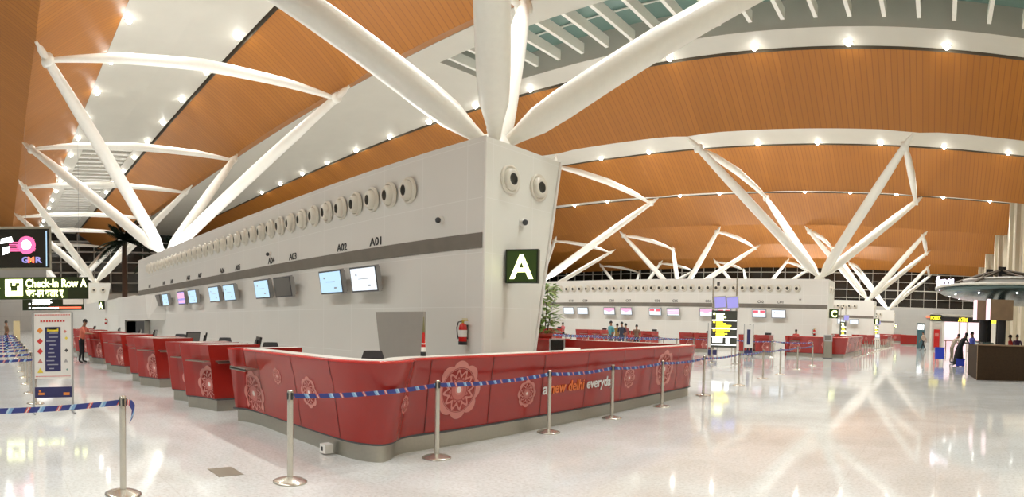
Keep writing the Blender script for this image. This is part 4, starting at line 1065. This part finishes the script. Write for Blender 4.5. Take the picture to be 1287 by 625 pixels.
# ------------------------------------------------------------------ people
def person(x,y,rz,h,shirt,trousers,label,pose='stand',robe=False,hair_long=False,skirt=False):
    s=h/1.72
    t=thing('person',label,'person',(x,y,0),rz,None)
    lean={'lean':.42,'reach':.16,'walk':.05}.get(pose,.02)
    J={}
    J['pelvis']=(0,0,.93); J['waist']=(0,.02+lean*.12,1.06); J['chest']=(0,.0+lean*.45,1.27); J['neck']=(0,lean*.72,1.46-lean*.10); J['head0']=(0,lean*.85+.01,1.54-lean*.12); J['head']=(0,lean*.95+.03,1.63-lean*.13); J['crown']=(0,lean*.97+.015,1.70-lean*.13)
    sw=.25 if pose=='walk' else .0
    for sd,n in ((-1,'l'),(1,'r')):
        st=sd*sw
        J['hip'+n]=(.10*sd,0,.88); J['knee'+n]=(.11*sd,.03+st*.5,.48); J['ankle'+n]=(.12*sd+(0.05*sd if pose in('reach','lean') else 0),-.02+st*1.1,.09); J['toe'+n]=(.135*sd+(0.05*sd if pose in('reach','lean') else 0),.15+st*1.1,.035)
        sh=J['chest']; J['sho'+n]=(.185*sd,sh[1]+.02+lean*.15,1.405-lean*.08)
        if pose in('reach','lean'):
            J['elb'+n]=(.25*sd,sh[1]+.20,1.17); J['wri'+n]=(.17*sd,sh[1]+.42,1.16); hd=(0,1,-.05)
        elif pose=='desk':
            J['elb'+n]=(.24*sd,.1,1.12); J['wri'+n]=(.14*sd,.33,1.10); hd=(0,1,0)
        else:
            J['elb'+n]=(.245*sd,-.02-st*.5,1.13); J['wri'+n]=(.25*sd,.06-st*.9,.88); hd=(0,.15,-1)
        hd=Vector(hd).normalized(); w=Vector(J['wri'+n]); lat=Vector((sd,0,0)); pal=hd.cross(lat)
        J['palm'+n]=tuple(w+hd*.07)
        for fi,(off,L) in enumerate(((-.028,.062),(-.010,.075),(.010,.08),(.030,.07))):
            b0=w+hd*.095+lat*off; J[f'f{fi}a'+n]=tuple(b0); J[f'f{fi}b'+n]=tuple(b0+hd*L*.55+Vector((0,.012,0))); J[f'f{fi}c'+n]=tuple(b0+hd*L+Vector((0,.03,-.005)))
        J['tha'+n]=tuple(w+hd*.045-lat*.035+Vector((0,.01,0))); J['thb'+n]=tuple(w+hd*.085-lat*.05+Vector((0,.02,0)))
    E=[('pelvis','waist'),('waist','chest'),('chest','neck'),('neck','head0'),('head0','head'),('head','crown')]
    for n in 'lr':
        E+=[('pelvis','hip'+n),('hip'+n,'knee'+n),('knee'+n,'ankle'+n),('ankle'+n,'toe'+n),('chest','sho'+n),('sho'+n,'elb'+n),('elb'+n,'wri'+n),('wri'+n,'palm'+n),('palm'+n,'tha'+n),('tha'+n,'thb'+n)]
        for fi in range(4): E+=[('palm'+n,f'f{fi}a'+n),(f'f{fi}a'+n,f'f{fi}b'+n),(f'f{fi}b'+n,f'f{fi}c'+n)]
    RAD={'pelvis':(.15,.115),'waist':(.14,.105),'chest':(.165,.115),'neck':(.055,.055),'head0':(.068,.075),'head':(.078,.092),'crown':(.055,.065),'hip':(.095,.095),'knee':(.062,.062),'ankle':(.043,.045),'toe':(.042,.03),'sho':(.065,.062),'elb':(.043,.043),'wri':(.029,.026),'palm':(.034,.02)}
    names=list(J); idx={n:i for i,n in enumerate(names)}
    me=bpy.data.meshes.new('body'); me.from_pydata([tuple(c*s for c in J[n]) for n in names],[(idx[a],idx[b]) for a,b in E],[])
    ob=bpy.data.objects.new('body_tmp',me); COL.objects.link(ob)
    mod=ob.modifiers.new('s','SKIN'); mod.use_smooth_shade=True
    for i,n in enumerate(names):
        key=n if n in RAD else n[:-1]
        r=RAD.get(key,(.0095,.0095)); 
        if robe and key in('hip','knee'): r=(.13,.12)
        me.skin_vertices[0].data[i].radius=(r[0]*s,r[1]*s); me.skin_vertices[0].data[i].use_root=(n=='pelvis')
    sub=ob.modifiers.new('u','SUBSURF'); sub.levels=1; sub.render_levels=1
    bpy.context.view_layer.update()
    bm2=bpy.data.meshes.new_from_object(ob.evaluated_get(bpy.context.evaluated_depsgraph_get()))
    bpy.data.objects.remove(ob); bpy.data.meshes.remove(me)
    bm2.materials.clear()
    for m in (M['skin'],shirt,trousers,M['shoe']): bm2.materials.append(m)
    segs=[(Vector(J[a])*s,Vector(J[b])*s,a) for a,b in E]
    def region(a):
        k=a if a in RAD else a[:-1]
        if k in('waist','chest','sho'): return 1
        if k in('pelvis','hip','knee'): return 2
        if k in('ankle','toe'): return 3
        if k=='elb': return 1 if robe else 0
        return 0
    for p in bm2.polygons:
        c=p.center; best=None
        for a,b,n in segs:
            ab=b-a; tt=max(0,min(1,(c-a).dot(ab)/max(ab.length_squared,1e-9))); dd=(c-a-ab*tt).length
            if best is None or dd<best[0]: best=(dd,n,tt)
        r=region(best[1])
        if best[1]=='pelvis': r=1 if c.z>.95*s else 2
        if best[1]=='chest' and c.z>1.44*s-lean*.1: r=0 if best[2]>.8 else 1
        p.material_index=r; p.use_smooth=True
    bm2.name='body'
    body=link('body',bm2,t)
    hd=Vector(J['head'])*s
    hb=MB(); hb.ball((hd.x,hd.y-.018*s,hd.z+.028*s),.098*s,14,0,(.86,1.0,.98)); 
    if hair_long: hb.ball((hd.x,hd.y-.06*s,hd.z-.1*s),.09*s,12,0,(.95,.6,1.7))
    hb.build('hair',M['hair'],t)
    for sx in (-.03,.03):
        fc=MB(); fc.ball((hd.x+sx*s,hd.y+.088*s,hd.z+.005*s),.010*s,8,0); fc.build('eye',M['hair'],t)
        ns=MB(); ns.ball((hd.x+sx*2.6*s,hd.y,hd.z-.01*s),.024*s,8,0,(.35,.7,1.2)); ns.build('ear',M['skin'],t)
    fc=MB(); fc.box(hd.x-.022*s,hd.x+.022*s,hd.y+.080*s,hd.y+.094*s,hd.z-.062*s,hd.z-.055*s); fc.build('mouth',M['pink2'],t)
    ns=MB(); ns.ball((hd.x,hd.y+.1*s,hd.z-.02*s),.014*s,8,0,(.8,1.2,1.4)); ns.build('nose',M['skin'],t)
    if robe or skirt:
        g=MB(); rows=[]
        for z,rx,ry,oy in ((1.02,.17,.14,lean*.1),(.8,.20,.19,0),(.45,.24,.24,-.02),(.06,.29,.29,-.03)):
            rows.append([(rx*s*math.cos(2*PI*k/20)*(1+.04*math.sin(5*2*PI*k/20)),oy+ry*s*math.sin(2*PI*k/20),z*s) for k in range(20)])
        g.grid(rows,0,True,True); g.build('skirt',trousers,t)
    return t
cm=lambda n,c: mat(n,c,.8)
BLK=cm('black_cloth',(.012,.012,.014)); 
person(-22.35,3.02,math.radians(-32),1.66,cm('salmon_shirt',(.62,.16,.10)),BLK,'person in salmon shirt and black trousers leaning on a red desk','reach')
Yq=29.9
def atx(px,Y): return Y*math.tan((px-1181)/F)
GREY=cm('grey_cloth',(.10,.10,.11)); DEN=cm('denim',(.05,.07,.13))
person(atx(767.5,30.1),30.1,math.radians(160),1.76,cm('teal_shirt',(.10,.34,.38)),GREY,'tall person in teal shirt waiting before the C desks')
person(atx(775,31.6),31.6,math.radians(30),1.62,cm('olive_shirt',(.25,.17,.04)),GREY,'person in mustard top beside the one in teal')
person(atx(781,30.0),30.0,math.radians(190),1.72,cm('navy_shirt',(.03,.035,.06)),DEN,'person in dark navy jacket in the middle of the waiting group')
person(atx(786,31.2),31.2,math.radians(60),1.64,cm('maroon_shirt',(.22,.05,.05)),DEN,'person in maroon top just right of the dark navy jacket')
person(atx(791.5,29.6),29.6,math.radians(170),1.22,cm('red_top',(.42,.05,.05)),GREY,'child in red top in the waiting group')
person(atx(799.5,30.3),30.3,math.radians(200),1.58,cm('brown_shirt',(.20,.12,.08)),BLK,'person in brown top at the right of the waiting group')
person(atx(707,36.6),36.6,math.radians(170),1.62,cm('rose_shirt',(.62,.16,.17)),BLK,'clerk in rose shirt behind a C desk right of the plant','desk')
person(atx(678,36.0),36.0,math.radians(180),1.6,BLK,BLK,'clerk in black behind the C desk left of the plant','desk')
person(atx(894.5,29.9),29.9,math.radians(120),1.64,cm('lilac_shirt',(.60,.42,.45)),GREY,'person in pale lilac shirt just left of the poster stand')
person(atx(941.5,31.5),31.5,math.radians(-130),1.76,cm('white_shirt',(.68,.64,.54)),BLK,'person in white shirt standing right of the flight board')
person(atx(1000,36.2),36.2,math.radians(180),1.55,cm('crimson_shirt',(.48,.05,.04)),BLK,'clerk in red seen over the C corner counter','desk')
person(-1.45,52.5,math.radians(70),1.68,cm('beige_shirt',(.46,.34,.26)),BLK,'walking person in beige shirt and dark trousers near the lit booth','walk')
person(atx(1196,32.6),32.6,math.radians(-70),1.66,cm('sand_shirt',(.42,.34,.26)),cm('khaki_trousers',(.30,.24,.16)),'person in sand shirt and khaki trousers leaning at the cafe case','lean')
person(atx(1205.5,30.6),30.6,math.radians(-60),1.74,BLK,BLK,'person in a long black robe leaning over the cafe case','lean',robe=True,hair_long=True)
person(atx(1222,30.4),30.4,math.radians(120),1.74,cm('blue_shirt',(.10,.13,.55)),BLK,'person in blue shirt behind the cafe display case')
person(atx(1270,29.0),29.0,math.radians(100),1.66,cm('bright_red_shirt',(.60,.04,.03)),BLK,'person in bright red shirt inside the cafe')
person(atx(1278,31.0),31.0,math.radians(170),1.68,cm('plum_shirt',(.10,.04,.10)),BLK,'person in dark plum shirt at the right edge inside the cafe')
person(-33.0,.32,math.radians(200),1.62,cm('cocoa_shirt',(.16,.09,.05)),BLK,'distant person in brown clothes behind the belt lanes at far left')
t=thing('yellow_panel','pale yellow upright panel behind the belt lanes at far left','panel',(-36,.95,0),0)
b=MB(); b.box(-.05,.05,-.2,.2,.1,1.6); b.build('board',mat('pale_yellow_board',(.62,.50,.28),.5),t); b=MB(); b.box(-.2,.2,-.22,.22,0,.1); b.build('foot',M['dark'],t)

# ------------------------------------------------------------------ light: uplights on the island tops, downlights above, even world fill added for the unseen lit hall
def area(name,loc,sx,sy,power,rot=(0,0,0),col=(.97,.98,1)):
    l=bpy.data.lights.new(name,'AREA'); l.shape='RECTANGLE'; l.size=sx; l.size_y=sy; l.energy=power; l.color=col
    o=link(name,l,None,loc); o.rotation_euler=rot; return o
for dy in (0,DC,DE,DG):
    for x in (-11.5,-17.5,-23.5,-28.5):
        area('uplight',(x,8.5+dy,4.95),3.5,1.2,{0:150,DC:110,DE:260,DG:420}[dy],(PI,0,0))
for x in (-56,-64,-72): area('uplight',(x,8.5,4.95),3.5,1.2,130,(PI,0,0))
for y in (-5,-5.01): pass
w=bpy.data.worlds.new('night'); scn.world=w; w.use_nodes=True  # added warm-white ambient fill, stands in for the lit hall behind the camera
w.node_tree.nodes['Background'].inputs[0].default_value=(1,.99,.95,1); w.node_tree.nodes['Background'].inputs[1].default_value=.24

scn.view_settings.view_transform='Standard'; scn.view_settings.look='None'; scn.view_settings.gamma=1; scn.view_settings.exposure=.18
scn.view_settings.use_curve_mapping=False
scn.cycles.use_denoising=True
scn.cycles.max_bounces=6; scn.cycles.sample_clamp_indirect=6
